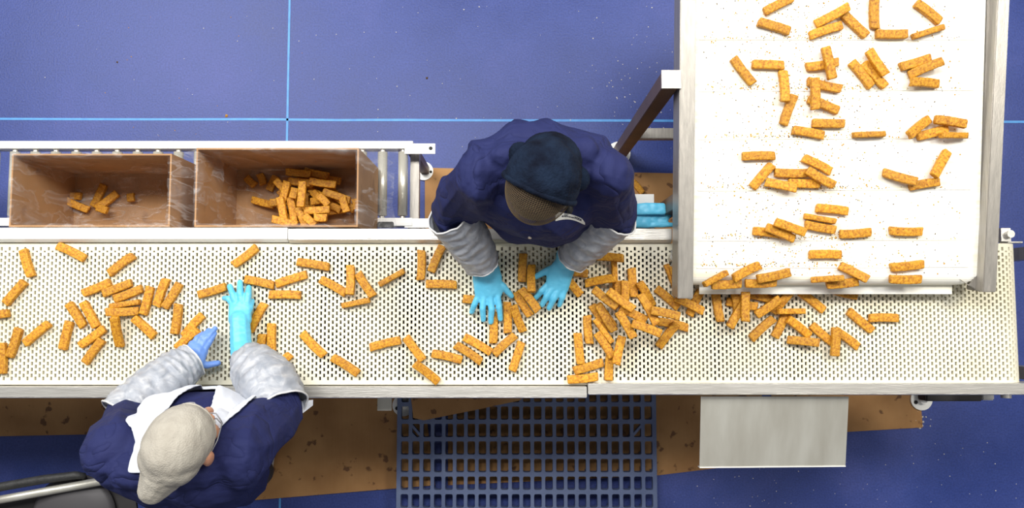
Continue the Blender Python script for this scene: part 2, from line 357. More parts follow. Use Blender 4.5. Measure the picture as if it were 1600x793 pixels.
# frame beneath the belt: pans, cross bars, H-shaped legs with round feet
mb = MB(); mb.box(-3.1, xe - .02, by0 + .004, by1 - .004, ZB - .185, ZB - .18); mb.obj('drip_pan', dark_metal, conv)
mb = MB()
for k in range(17):
    x = -2.85 + k * .25; mb = MB(); mb.box(x - .01, x + .01, by0, by1, ZB - .07, ZB - .045); mb.obj('cross_bar', dark_metal, conv)
def leg_frame(x, yf, yb_):
    m = MB()
    m.box(x - .022, x + .022, by0 - .002, by0 + .04, .05, .80); m.box(x - .022, x + .022, by1 - .04, by1 + .002, .05, .80)
    m.box(x - .02, x + .02, yf, yb_, .02, .055); m.box(x - .018, x + .018, by0, by1, .40, .44)
    lg = m.obj('leg', steel_y, conv)
    for yy in (yf, yb_):
        f = MB(); f.cyl((x, yy, .002), (x, yy, .012), .046, n=32); f.cyl((x, yy, .012), (x, yy, .03), .016, n=20)
        fo = f.obj('foot_plate', white_metal, lg)
        g = MB(); g.cyl((x + .026, yy + .01, .012), (x + .026, yy + .01, .0145), .008, n=16); g.cyl((x - .026, yy - .012, .012), (x - .026, yy - .012, .0145), .008, n=16)
        g.obj('bolt', hole_mat, lg)
pf = P(627, 636, 0)
leg_frame(pf.x + .01, pf.y + .01, .2); leg_frame(P(1438, 625, 0).x, P(1438, 623, 0).y, .35); leg_frame(-1.45, by0, .35); leg_frame(-2.7, by0, .35)
mb = MB(); p = P(590, 623, .78); q = P(612, 641, .78); mb.box(p.x, q.x, q.y, by0 - .0, .775, .783); mb.obj('bracket_plate', steel_warm, conv, bevel=.001)
mb = MB(); p = P(1440, 612, .5); q = P(1528, 625, .5); mb.box(p.x, q.x, q.y, by0 - .0, .47, .53); mb.obj('motor_box', dark_metal, conv, bevel=.004)
mb = MB(); p = P(1528, 612, .5); q = P(1549, 624, .5); mb.box(p.x + .003, q.x, q.y, by0, .48, .52); mb.obj('motor_end_cap', grey_tag, conv, bevel=.004)
mb = MB(); p = P(1572, 621, .7); mb.cyl((p.x, p.y, .7), (p.x, by0 + .01, .7), .016); mb.obj('shaft_end', steel, conv, smooth=False)
# axle end at the far right
mb = MB(); p = P(1562, 380.5, .87); q = P(1597, 380.5, .87); mb.cyl((p.x, by1 + .006, .87), (q.x, by1 + .006, .87), .0035, n=12)
mb.box(P(1560, 375, .87).x, P(1575, 375, .87).x, by1 + .008, by1 + .05, .85, .885); mb.cyl((P(1574, 375, .88).x, by1 + .03, .86), (P(1574, 375, .88).x, by1 + .03, .90), .012, n=16)
mb.obj('belt_tensioner', steel, conv)
mb = MB(); p = P(1053, 412, .93); mb.cyl((p.x, p.y + .02, .905), (p.x, p.y + .02, .94), .013, n=18); mb.cyl((p.x, p.y - .012, .905), (p.x, p.y - .012, .932), .010, n=18)
mb.box(p.x - .004, p.x + .02, p.y - .03, p.y + .045, .902, .908); mb.obj('clamp_knob', steel, conv)

# steel chute plate in front
ch = empty('chute_plate', P(1210, 670, .86), 'sloping stainless steel plate hanging off the conveyor front rail, right of grid mat', 'steel plate')
mb = MB(); zt, zb_ = .885, .83
c = [P(1095, 612, zt), P(1326, 612, zt), P(1321, 727, zb_), P(1093, 729, zb_)]
c[0].y = c[1].y = yb + .0 if False else Y(619, zt)
d = Vector((0, 0, .003)); mb.hexa([v - d for v in (c[3], c[2], c[1], c[0])], [c[3], c[2], c[1], c[0]]); mb.obj('plate', steel_warm, ch)
mb = MB(); mb.hexa([v + Vector(o) for v, o in ((c[3], (0, -.003, -.02)), (c[2], (0, -.003, -.02)), (c[2], (0, 0, -.02)), (c[3], (0, 0, -.02)))],
                   [v + Vector(o) for v, o in ((c[3], (0, -.003, .002)), (c[2], (0, -.003, .002)), (c[2], (0, 0, .002)), (c[3], (0, 0, .002)))]); mb.obj('front_lip', white_metal, ch)

# ------------------------------------------------------------------ inclined white belt conveyor
inc = empty('incline_conveyor', P(1300, 200, 0), 'wide inclined conveyor with smooth white belt feeding down onto the perforated belt', 'conveyor')
yi0 = P(1300, 428, 1.00).y; slope = .118
Minc = Matrix.Translation((0, yi0, 1.00)) @ Matrix.Rotation(math.atan(slope), 4, 'X')     # local: x = world x, y up the slope, z = normal
Minv = Minc.inverted()
def PI(px, py, h=0.):
    """pixel -> incline coordinates (x, along, h)"""
    o = Minv @ Vector((0, 0, H)); d = Minv.to_3x3() @ ray(px, py); t = (h - o.z) / d.z
    return o + d * t
ixl = (PI(1084, 400).x + PI(1086, 10).x) / 2; ixr = (PI(1526, 400).x + PI(1543, 10).x) / 2
L_inc = 1.15; Rn = .035
print('incline x', PI(1084, 400).x, PI(1086, 10).x, PI(1526, 400).x, PI(1543, 10).x)
# belt loop with rounded nose
prof = [(L_inc, 0)] + [(0, 0)] + [(-Rn * math.sin(a), -Rn + Rn * math.cos(a)) for a in [math.pi * k / 14 for k in range(1, 15)]] + [(L_inc, -2 * Rn)]
rndn = 10; mb = MB(); vs = []; fs = []
xs = [ixl, ixl + .01] + [ixr - .055 + .055 * math.sin(math.pi / 2 * k / rndn) for k in range(rndn + 1)]
for (y, z) in prof:
    for x in xs:
        yy = y
        if y < .05 and x > ixr - .055:                       # belt corner rounds off at right
            a = (x - (ixr - .055)) / .055; yy = max(y, -Rn + .045 * (1 - math.sqrt(max(0, 1 - a * a)))) if y < .02 else y
        vs.append(Minc @ Vector((x, yy, z)))
nx = len(xs)
for i in range(len(prof) - 1):
    for j in range(nx - 1): fs.append((i * nx + j, i * nx + j + 1, (i + 1) * nx + j + 1, (i + 1) * nx + j))
mb.add(vs, fs); mb.obj('belt', incline_mat, inc)
cleats = [62, 141, 216, 296, 374.5, 417]
for cy in cleats:
    m = MB(); yl = PI(1100, cy + (1.5 if cy > 62 else 0)).y; yr = PI(1500, cy - .5).y; hgt = .0022
    vs = []
    for x, y in ((ixl + .012, yl), (ixr - .03, yr)):
        vs.append([Minc @ Vector((x, y - .0016, 0)), Minc @ Vector((x, y + .0016, 0)), Minc @ Vector((x, y + .0010, hgt)), Minc @ Vector((x, y - .0010, hgt))])
    m.hexa(vs[0], vs[1]); m.obj('cleat', incline_mat, inc)
# scraper lip under the nose
m = MB(); m.box(PI(1098, 450).x, PI(1500, 446).x, -.064, -.020, -.046, -.041, M=Minc); m.obj('scraper_lip', incline_mat, inc)
m = MB(); m.box(ixl + .002, ixr - .002, .02, L_inc, -2 * Rn - .02, -2 * Rn - .012, M=Minc); m.obj('under_pan', dark_metal, inc)
# side rails
def ibox(name, x0a, x1a, x0b, x1b, ya, yb, z0, z1, m_, par=inc, bev=.002):
    """rail whose x-extent is (x0a,x1a) at the low end and (x0b,x1b) at the top"""
    b0 = [Minc @ Vector(v) for v in ((x0a, ya, z0), (x1a, ya, z0), (x1b, yb, z0), (x0b, yb, z0))]
    t0 = [Minc @ Vector(v) for v in ((x0a, ya, z1), (x1a, ya, z1), (x1b, yb, z1), (x0b, yb, z1))]
    q = MB(); q.hexa(b0, t0); return q.obj(name, m_, par, bevel=bev)
hr = .035
l0 = PI(1059, 466, hr); l1 = PI(1083, 466, hr); l2 = PI(1063, 0, hr); l3 = PI(1088, 0, hr)
ext = (L_inc - l0.y) / (l2.y - l0.y)
ibox('side_rail', l0.x, l1.x, l0.x + (l2.x - l0.x) * ext, l1.x + (l3.x - l1.x) * ext, l0.y, L_inc, -.05, hr, steel_y)
r0 = PI(1536, 456, hr); r1 = PI(1557, 456, hr); r2 = PI(1559, 0, hr); r3 = PI(1578, 0, hr); ext = (L_inc - r0.y) / (r2.y - r0.y)
ibox('side_rail', r0.x, r1.x, r0.x + (r2.x - r0.x) * ext, r1.x + (r3.x - r1.x) * ext, r0.y, L_inc, -.05, hr, steel_y)
g0 = PI(1522, 440, .012); g2 = PI(1546, 0, .012); ext = (L_inc - g0.y) / (g2.y - g0.y)
q = MB()
pl = [(PI(1503, 436, .01).x, PI(1503, 436, .01).y), (PI(1537, 457, .01).x, PI(1537, 457, .01).y), (r0.x, r0.y + .001), (r2.x + (r2.x - r0.x) * (ext - 1), L_inc), (ixr + .006, L_inc), (ixr + .004, .05), (ixr - .006, -.004), (ixr - .016, -.022), (ixr - .026, -.034)]
bot = [Minc @ Vector((x, y, -.006)) for x, y in pl]; top = [Minc @ Vector((x, y, -.002)) for x, y in pl]; n = len(pl)
q.add(bot + top, [tuple(range(n - 1, -1, -1)), tuple(range(n, 2 * n))] + [(i, (i + 1) % n, n + (i + 1) % n, n + i) for i in range(n)])
q.obj('guard_plate', steel_y, inc)
# tall posts carrying the upper part
pt = P(1047, 123, 1.10)
lxw, rxw = pt.x, Minc.to_3x3() @ Vector((0, 0, 0)) and (r0.x + r1.x) / 2
rxw = (r0.x + r1.x) / 2
for i, xx in enumerate((pt.x, rxw - .02)):
    m = MB(); m.box(xx - .024, xx + .024, pt.y - .028, pt.y + .022, .02, 1.10 if i == 0 else 1.02); po = m.obj('post', steel_dark, inc, bevel=.002)
    m = MB(); m.cyl((xx, pt.y, .001), (xx, pt.y, .012), .052, n=32); m.cyl((xx, pt.y, .012), (xx, pt.y, .03), .02); m.obj('foot_plate', white_metal, po)
    if i == 0:
        m = MB(); m.box(xx - .026, l0.x + .002, pt.y - .030, pt.y + .024, 1.10, 1.106); m.obj('post_cap', steel_y, po)
m = MB(); m.box(pt.x + .024, rxw - .045, pt.y - .02, pt.y + .02, .36, .40); m.obj('cross_beam', steel_y, inc, bevel=.002)
m = MB(); m.box(l0.x + .006, l0.x + .046, by1 + .10, by1 + .15, .02, 1.0); m.obj('post', steel_dark, inc, bevel=.002)
m = MB(); m.box(rxw - .02, rxw + .02, by1 + .10, by1 + .15, .02, 1.0); m.obj('post', steel_dark, inc, bevel=.002)
m = MB(); m.box(l0.x - .004, l0.x - .0005, l0.y + yi0 + .30, yi0 + L_inc * .95, 0, .0); 
# ------------------------------------------------------------------ roller conveyor behind
ZR = .55
rc = empty('roller_conveyor', P(300, 290, 0), 'gravity roller conveyor behind the belt carrying two open cardboard boxes', 'conveyor')
ry0, ry1 = P(400, 352.5, ZR).y, P(400, 340, ZR).y; rt0, rt1 = P(400, 231.5, ZR).y, P(400, 220, ZR).y
rxr = P(645, 226, ZR).x
m = MB(); m.box(-2.9, rxr, rt0, rt1, ZR - .06, ZR + .0); m.obj('side_rail', white_metal, rc, bevel=.001)
m = MB(); m.box(-2.9, rxr, ry0, ry1, ZR - .06, ZR + .0); m.obj('side_rail', white_metal, rc, bevel=.001)
x0r = P(628, 290, ZR).x; k = 0
while x0r - k * .0745 > -2.85:
    x = x0r - k * .0745
    m = MB(); m.cyl((x, ry1 + .010, ZR - .022), (x, rt0 - .010, ZR - .022), .0175, n=28)
    ro = m.obj('roller', roller_mat, rc, smooth=False)
    for p_ in ro.data.polygons: p_.use_smooth = len(p_.vertices) == 4
    m = MB()
    m.cyl((x, ry1, ZR - .022), (x, ry1 + .010, ZR - .022), .010, n=12); m.cyl((x, rt0 - .010, ZR - .022), (x, rt0, ZR - .022), .010, n=12)
    m.obj('axle_end', steel, ro)
    k += 1
for (x0, y0, x1, y1) in ((645, 224, 680, 240), (645, 341, 679, 355.5)):
    p, q = P(x0, y1, ZR - .004), P(x1, y0, ZR - .004)
    m = MB(); m.box(p.x - .03, q.x, p.y, q.y, ZR - .010, ZR - .004); br = m.obj('end_bracket', white_metal, rc, bevel=.001)
    m = MB(); c_ = P(x1 - 7, (y0 + y1) / 2 - .5, ZR - .004); m.cyl((c_.x, c_.y, ZR - .0045), (c_.x, c_.y, ZR - .0032), .007, n=18); m.obj('bolt_hole', hole_mat, br)
p, q = P(640, 356, .47), P(655, 238, .47); m = MB(); m.box(p.x, q.x, p.y - .02, q.y, .43, .47); m.obj('cross_beam', steel_y, rc, bevel=.002)
for xx in (p.x - .014, -2.75):
    for yy in (ry0 + .005, rt0 + .002):
        m = MB(); m.box(xx, xx + .035, yy, yy + .03, .0, .43 if xx > -1 else ZR - .06); lg = m.obj('leg', steel_dark, rc)
        if xx > -1 and yy > .5:
            m = MB(); m.cyl((xx + .012, yy + .012, .0015), (xx + .012, yy + .012, .010), .040, n=32); m.obj('foot_plate', white_metal, lg)
            m = MB(); m.cyl((xx + .042, yy + .008, .010), (xx + .042, yy + .008, .0115), .006, n=14); m.obj('bolt', hole_mat, lg)
p, q = P(590, 355, ZR + .02), P(614, 346, ZR + .02); m = MB(); m.box(p.x, q.x, max(p.y, ry0 - .012), q.y, ZR + .0005, ZR + .02); m.obj('stop_block', black_rubber, rc, bevel=.002)

# ------------------------------------------------------------------ cardboard boxes with liners
def carton(pxl, pxr, pyt, zt_, label, cat, liner_label, seed):
    zf = ZR + .001
    p, q = P(pxl, pyt, zt_), P(pxr, 354, zt_); x0, x1, y1, y0 = p.x, q.x, p.y, q.y; T = .005
    e = empty('cardboard_box', ((x0 + x1) / 2, (y0 + y1) / 2, zf), label, cat, 'open cardboard boxes on the rollers')
    for nm, b_ in (('bottom', (x0, x1, y0, y1, zf, zf + T)), ('side_panel', (x0, x0 + T, y0, y1, zf + T, zt_)), ('side_panel', (x1 - T, x1, y0, y1, zf + T, zt_)),
                   ('long_panel', (x0 + T, x1 - T, y0, y0 + T, zf + T, zt_)), ('long_panel', (x0 + T, x1 - T, y1 - T, y1, zf + T, zt_))):
        m = MB(); m.box(*b_); m.obj(nm, card_box, e)
    # liner: around the rim, down outside, down inside, crumpled over the floor
    nu, cx, cy = 150, (x0 + x1) / 2, (y0 + y1) / 2; hw, hh = (x1 - x0) / 2, (y1 - y0) / 2
    def rim(u, off, rr=.02):
        per = 2 * (hw + hh) * 2; s = u * per; 
        for (ax, ay, bx, by_) in ((-hw, -hh, hw, -hh), (hw, -hh, hw, hh), (hw, hh, -hw, hh), (-hw, hh, -hw, -hh)):
            l = math.hypot(bx - ax, by_ - ay)
            if s <= l + 1e-9:
                t = s / l; x = ax + (bx - ax) * t; y = ay + (by_ - ay) * t; return cx + x * (hw + off) / hw, cy + y * (hh + off) / hh, x, y
            s -= l
        return cx - hw - off, cy - hh - off, -hw, -hh
    prof = [(.034, -.17), (.028, -.13), (.020, -.09), (.013, -.05), (.007, -.02), (.004, .002), (-.001, .006), (-.008, .002), (-.010, -.04), (-.011, -.09), (-.011, -.15), (-.012, -.21), (-.013, -.27), (-.016, -.315)]
    vs = []; nv = 0; dz_floor = zf + T + .003
    for (off, dz) in prof:
        nv += 1
        for i in range(nu):
            u = i / nu; xx, yy, lx, ly = rim(u, 0); nn = noise.noise(Vector((lx * 16 + seed, ly * 16, dz * 9))); n2 = noise.noise(Vector((lx * 45, ly * 45 + seed, dz * 20)))
            o_ = off
            if off > .005:
                side = 2.5 if lx > hw * .98 else (1.0 if lx < -hw * .98 else .45)
                if ly < -hh * .98: side = .12
                if ly > hh * .98: side = .35
                o_ = off * side * (1 + .5 * nn) + .002
            elif off < -.005: o_ = off - abs(nn) * .008 - abs(n2) * .003
            z = zt_ + dz + (n2 * .004 if dz > -.03 else 0) + (nn * .03 if off > .025 else 0)
            z = max(z, dz_floor); x_, y_, _, _ = rim(u, o_); vs.append((x_, y_, z))
    for k in range(1, 25):
        f = 1 - k / 24.6; nv += 1
        for i in range(nu):
            u = i / nu; x_, y_, lx, ly = rim(u, -.018); x = cx + (x_ - cx) * f; y = cy + (y_ - cy) * f
            z = dz_floor + max(0, .004 + .010 * (1 - 2.5 * abs(noise.noise(Vector((x * 22, y * 22, seed))))) + .006 * noise.noise(Vector((x * 80, y * 80, seed)))); vs.append((x, y, z))
    m = MB(); fs = []
    for k in range(nv - 1):
        for i in range(nu): j = (i + 1) % nu; fs.append((k * nu + i, k * nu + j, (k + 1) * nu + j, (k + 1) * nu + i))
    fs.append(tuple((nv - 1) * nu + i for i in range(nu)))
    m.add(vs, fs); o = m.obj('plastic_liner', film_mat, None, smooth=True)
    tag(o, liner_label, 'plastic liner', 'clear bag liners in the boxes'); return x0, x1, y0, y1, zf + T
bx1 = carton(19, 265, 240, .90, 'open brown cardboard box holding only a few sticks, left one on rollers', 'box', 'crumpled clear bag lining the nearly empty left box', 3)
bx2 = carton(307, 559, 231, .905, 'open brown cardboard box with a big heap of sticks, right one on rollers', 'box', 'clear bag lining the fuller right box, bulging past its rim', 11)
# ------------------------------------------------------------------ rubber grid mat on the floor
gm = empty('grid_mat', P(823, 720, .02), 'blue-grey rubber grid mat with rectangular holes on floor in front of belt', 'mat')
zm = .085; gx0, gx1 = P(620, 700, zm).x, P(1026, 700, zm).x; gy1 = P(820, 604, zm).y; ph = .0712; nrow = 10; ncol = 23; pw = (gx1 - gx0 - .02) / ncol
V = MB()
def cell(x0, x1, y0, y1, z0, z1, bx, by_, r, diag=0):
    hx0, hx1, hy0, hy1 = x0 + bx, x1 - bx, y0 + by_, y1 - by_; inner = []
    cut = [r] * 4
    if diag: cut[diag - 1] = .018
    for ci, (cx, cy, sx, sy) in enumerate(((hx0, hy0, 1, 1), (hx1, hy0, -1, 1), (hx1, hy1, -1, -1), (hx0, hy1, 1, -1))):
        rr = cut[ci]; a, b_ = (cx, cy + sy * rr), (cx + sx * rr, cy); mid = (cx + sx * rr * (.3 if not (diag and diag - 1 == ci) else .5), cy + sy * rr * (.3 if not (diag and diag - 1 == ci) else .5))
        inner += [a, mid, b_] if ci in (0, 2) else [b_, mid, a]
    outer = []
    for ci, (cx, cy) in enumerate(((x0, y0), (x1, y0), (x1, y1), (x0, y1))): outer += [(cx, cy)] * 1
    vs = [(x, y, z1) for x, y in inner] + [(x, y, z1) for x, y in outer] + [(x, y, z0) for x, y in inner]
    fs = []
    for ci in range(4):
        o_ = 12 + ci; fs += [(o_, ci * 3, ci * 3 + 1), (o_, ci * 3 + 1, ci * 3 + 2)]
        nxt = (ci + 1) % 4; fs.append((o_, ci * 3 + 2, nxt * 3, 12 + nxt))
    fs += [(i, (i + 1) % 12, 16 + (i + 1) % 12, 16 + i) for i in range(12)]
    V.add(vs, fs)
for r in range(nrow):
    for c_ in range(ncol):
        x0 = gx0 + .01 + c_ * pw; y1_ = gy1 - r * ph; dg = 0
        if (r, c_) in ((2, 1),): dg = 1
        cell(x0, x0 + pw, y1_ - ph, y1_, zm - .028, zm, .0072, .0085, .006, dg)
V.box(gx0, gx0 + .01, gy1 - nrow * ph, gy1, zm - .028, zm); V.box(gx1 - .01, gx1, gy1 - nrow * ph, gy1, zm - .028, zm)
V.box(gx0, gx1, gy1, gy1 + .008, zm - .028, zm); V.box(gx0, gx1, gy1 - nrow * ph - .008, gy1 - nrow * ph, zm - .028, zm)
V.obj('grid_top', mat_plastic, gm)
V = MB()
for c_ in range(0, ncol + 1, 1):
    for r in range(0, nrow + 1, 1):
        if (c_ + 2 * r) % 3 == 0:
            x = gx0 + .01 + c_ * pw; y = gy1 - r * ph; V.box(x - .006, x + .006, y - .006, y + .006, .006, zm - .028)
V.obj('support_studs', mat_plastic, gm)
V = MB()
for (cc, rr, s) in ((1, 2, 1), (ncol - 2, 2, -1)):
    x = gx0 + .01 + cc * pw + pw / 2; y = gy1 - rr * ph - ph / 2; M_ = Matrix.Translation((x, y, 0)) @ Matrix.Rotation(-s * .85, 4, 'Z')
    V.box(-.026, .026, -.005, .005, zm - .02, zm - .0005, M=M_)
V.obj('corner_brace', mat_plastic, gm)
mm = MB(); pl = [P(x, y, zm + .002) for x, y in ((640, 600), (845, 600), (812, 625), (742, 640), (662, 656), (646, 652))]
mm.prism([(p.x, p.y) for p in pl], zm + .002, zm + .006)
tag(mm.obj('cardboard_sheet', card_floor), 'torn cardboard piece lying over the top left corner of rubber grid mat', 'cardboard sheet', 'cardboard sheets on the floor')

# ------------------------------------------------------------------ steel cart at lower left
ca = empty('steel_cart', P(60, 790, 0), 'dark steel cart with tubular rim at lower left corner behind grey-capped worker', 'cart')
ca_ang = math.atan2(.075, .40)
def cp_(px, py, z): return P(px, py, z)
A_, B_ = cp_(-10, 782, .80), cp_(195, 744.5, .80); dirv = (B_ - A_).normalized(); A2 = A_ - dirv * .3
nr = Vector((dirv.y, -dirv.x, 0))
m = MB(); m.tube([A2, B_], .013, 16); m.tube([A2 + nr * -.030 + Vector((0, 0, -.02)), A_.lerp(B_, .62) + nr * -.030 + Vector((0, 0, -.02))], .007, 12); m.obj('rim_rail', steel_warm, ca, smooth=True)
m = MB(); t0, t1 = A2 + nr * .012, B_ + nr * .012
m.hexa([t0 + nr * .5 - Vector((0, 0, .055)), t1 + nr * .5 - Vector((0, 0, .055)), t1 - Vector((0, 0, .055)), t0 - Vector((0, 0, .055))], [t0 + nr * .5 - Vector((0, 0, .045)), t1 + nr * .5 - Vector((0, 0, .045)), t1 - Vector((0, 0, .045)), t0 - Vector((0, 0, .045))])
m.obj('tray', dark_metal, ca)
for q_ in (t0 + nr * .16, t1 + nr * .16 - dirv * .05, t0 + nr * .47, t1 + nr * .47 - dirv * .05):
    m = MB(); m.cyl((q_.x, q_.y, .05), (q_.x, q_.y, .752), .014, n=14); lg = m.obj('leg', steel_dark, ca)
    m = MB(); m.cyl((q_.x - .012, q_.y, .031), (q_.x + .012, q_.y, .031), .031, n=22); m.obj('wheel', black_rubber, lg)
for s_ in (0, 1):
    e0 = (t0 if s_ == 0 else t1 - dirv * .05) ; m = MB(); m.tube([e0 + Vector((0, 0, -.045)), Vector((e0.x, e0.y, .80)) - nr * .012], .008, 10); m.obj('rail_support', steel_dark, ca)
hs = [A2 - nr * .052, cp_(0, 760, .80), cp_(70, 748, .80), cp_(118, 742, .80), cp_(131, 743, .795), cp_(132, 748, .78)]
m = MB(); m.tube([hs[0] + (cp_(0, 760, .8) - A_) * .0, *hs[1:]], [.014, .014, .014, .013, .010, .008], 16)
tag(m.obj('rubber_hose', black_rubber, None, smooth=True), 'black rubber hose lying along the steel cart rim at lower left', 'hose')
cl = P(112, 808, .78); m = MB(); zz = .7555
prf = [(.11, 0), (.135, .006), (.135, .012), (.12, .022), (.08, .034), (.03, .040), (0.001, .041)]
n_ = 40; vs = [(cl.x + r_ * math.cos(2 * math.pi * i / n_), cl.y + r_ * math.sin(2 * math.pi * i / n_), zz + h_) for r_, h_ in prf for i in range(n_)]
m.add(vs, [(k * n_ + i, k * n_ + (i + 1) % n_, (k + 1) * n_ + (i + 1) % n_, (k + 1) * n_ + i) for k in range(len(prf) - 1) for i in range(n_)] + [tuple(range(n_ - 1, -1, -1))])
tag(m.obj('round_lid', mat('dull_grey_lid', (.07, .066, .07), .5, .2), None, smooth=True), 'dull grey round lid on the dark cart tray at bottom left edge', 'lid')

# ------------------------------------------------------------------ breaded sticks
LEN, WID, THK = .098, .026, .017
def stick_mesh(seed, L=LEN, W=WID, T=THK):
    rnd = random.Random(seed); nr_, ns = 22, 24; vs = []
    bend = rnd.uniform(-.0015, .0015); sk0, sk1 = rnd.uniform(-.0018, .0018), rnd.uniform(-.0018, .0018)
    xs = [-1, -.985, -.955] + [-.9 + 1.8 * k / (nr_ - 7) for k in range(nr_ - 6)] + [.955, .985, 1]
    for x in xs:
        e = max(0, (abs(x) - .94) / .06); sc_ = 1 - .22 * e ** 2.2
        for i in range(ns):
            a = 2 * math.pi * i / ns; c_, s_ = math.cos(a), math.sin(a); p = .30
            y = math.copysign(abs(c_) ** p, c_) * W / 2 * sc_; z = math.copysign(abs(s_) ** p, s_) * T / 2 * sc_
            v = Vector((x * L / 2, y + bend * (1 - x * x) * 2, z)); v.x += (sk0 if x < 0 else sk1) * (y / (W / 2)) * (abs(x) > .8)
            q = v * 1.0; d_ = .0010 * noise.noise(q * 170 + Vector((seed * 3.1, 0, 0))) + .0007 * noise.noise(q * 420 + Vector((0, seed, 0)))
            v += Vector((0, c_, s_)) * d_ + Vector((math.copysign(1, x) * (abs(x) > .95) * d_, 0, 0)); vs.append(v)
    m = MB(); n = len(xs)
    fs = [(k * ns + i, k * ns + (i + 1) % ns, (k + 1) * ns + (i + 1) % ns, (k + 1) * ns + i) for k in range(n - 1) for i in range(ns)]
    k = len(vs); vs += [Vector((-L / 2, 0, 0)), Vector((L / 2, 0, 0))]
    fs += [(k, (i + 1) % ns, i) for i in range(ns)] + [(k + 1, (n - 1) * ns + i, (n - 1) * ns + (i + 1) % ns) for i in range(ns)]
    m.add(vs, fs); me = m.mesh('breaded_stick')
    bm = bmesh.new(); bm.from_mesh(me); bmesh.ops.recalc_face_normals(bm, faces=bm.faces); bm.to_mesh(me); bm.free()
    for p_ in me.polygons: p_.use_smooth = True
    me.materials.append(bread_mat); return me
SM = [stick_mesh(i) for i in range(8)]

class Surf:
    """a surface sticks lie on: M maps (u, v, h) to the world"""
    def __init__(s, M): s.M = M; s.Mi = M.inverted(); s.placed = []
    def px(s, x, y, h):
        o = s.Mi @ Vector((0, 0, H)); d = s.Mi.to_3x3() @ ray(x, y); t = (h - o.z) / d.z; return o + d * t
    def top(s, u, v):
        best = 0
        for (c, dx, L2, W2, a, b, T) in s.placed:
            r = Vector((u, v)) - c; t = r.dot(dx); q = dx.x * r.y - dx.y * r.x
            if abs(t) < L2 and abs(q) < W2: best = max(best, a + b * t + T)
        return best
    def solve(s, c, dx, L2, W2):
        pts = []; nrm = Vector((-dx.y, dx.x))
        for k in range(-12, 13):
            t = k / 12 * L2
            h = max(s.top(*(c + dx * t + nrm * (q * W2))) for q in (-.9, -.45, 0, .45, .9)); pts.append((t, h))
        best = None                                             # lowest line resting on two supports
        for i in range(len(pts)):
            for j in range(i + 1, len(pts)):
                if not (pts[i][0] <= .0 <= pts[j][0]) or pts[j][0] - pts[i][0] < L2 * .35: continue
                b = (pts[j][1] - pts[i][1]) / (pts[j][0] - pts[i][0]); a = pts[i][1] - b * pts[i][0]
                if abs(b) > .45: continue
                if all(a + b * t >= h - .0012 for t, h in pts):
                    if best is None or a < best[0]: best = (a, b)
        if best is None: mx = max(h for _, h in pts); best = (mx, 0.)
        return best
    def place(s, p0, p1, kind='', clearance=.0006, sunk=None):
        T, W = (THK, WID) if 'n' not in kind else (WID * .8, THK); h = T / 2
        for it in range(2):
            a3, b3 = s.px(*p0, h), s.px(*p1, h); a2, b2 = Vector((a3.x, a3.y)), Vector((b3.x, b3.y)); d = b2 - a2; L = d.length; d.normalize()
            if 's' in kind: Lr = L
            elif 'p' in kind: Lr = LEN
            else: Lr = min(max(L, .088), .104)
            c = (a2 + d * Lr / 2) if 'p' in kind else (a2 + b2) / 2
            a, b = s.solve(c, d, Lr / 2 * .99, W / 2 * .96); h = a + T / 2
        s.placed.append((c, d, Lr / 2, W / 2, a, b, T + .0004))
        X_ = Vector((d.x, d.y, b)).normalized(); Yv = Vector((-d.y, d.x, 0)); Zv = X_.cross(Yv)
        if 'n' in kind: Yv, Zv = -Zv, Yv
        if random.random() < .5: X_, Yv = -X_, -Yv
        Mt = Matrix(((X_.x, Yv.x, Zv.x, c.x), (X_.y, Yv.y, Zv.y, c.y), (X_.z, Yv.z, Zv.z, a + T / 2 + clearance), (0, 0, 0, 1)))
        W4 = s.M @ Mt
        sy = .8 if 'n' in kind else 1
        return W4 @ Matrix.Diagonal((Lr / LEN, sy, 1, 1)), Lr
PLACED = []     # (object, px centre, angle, region)
def add_stick(surf, p0, p1, kind, region):
    M4, Lr = surf.place(p0, p1, kind)
    o = bpy.data.objects.new('breaded_stick', SM[len(PLACED) % len(SM)]); C.objects.link(o); o.matrix_world = M4
    ang = math.degrees(math.atan2(-(p1[1] - p0[1]), p1[0] - p0[0])) % 180
    PLACED.append((o, ((p0[0] + p1[0]) / 2, (p0[1] + p1[1]) / 2), ang, region)); return o
main = Surf(Matrix.Translation((0, 0, ZB))); incl = Surf(Minc)
def batch(surf, ox, oy, sc, rows, region):
    for r in rows:
        k = r[4] if len(r) > 4 else ''
        add_stick(surf, (ox + r[0] / sc, oy + r[1] / sc), (ox + r[2] / sc, oy + r[3] / sc), k, region)
batch(main, 0, 370, 3.303, [
 (122, 65, 165, 205), (300, 45, 440, 113), (565, 190, 692, 95), (30, 345, 130, 230), (430, 290, 572, 232), (533, 292, 680, 235), (590, 320, 735, 265),
 (568, 358, 722, 335, 'n'), (550, 387, 705, 380), (770, 255, 733, 400), (862, 215, 810, 358), (925, 245, 853, 360), (357, 345, 432, 460), (430, 335, 500, 465),
 (605, 405, 605, 572), (693, 418, 797, 512), (922, 345, 902, 500), (1045, 405, 952, 510), (915, 575, 1020, 480), (440, 650, 530, 530), (415, 560, 540, 470), (362, 435, 325, 580),
 (100, 470, 50, 620), (130, 550, 255, 445), (48, 392, -90, 420, 'p'), (10, 545, 12, 705)], 'main')
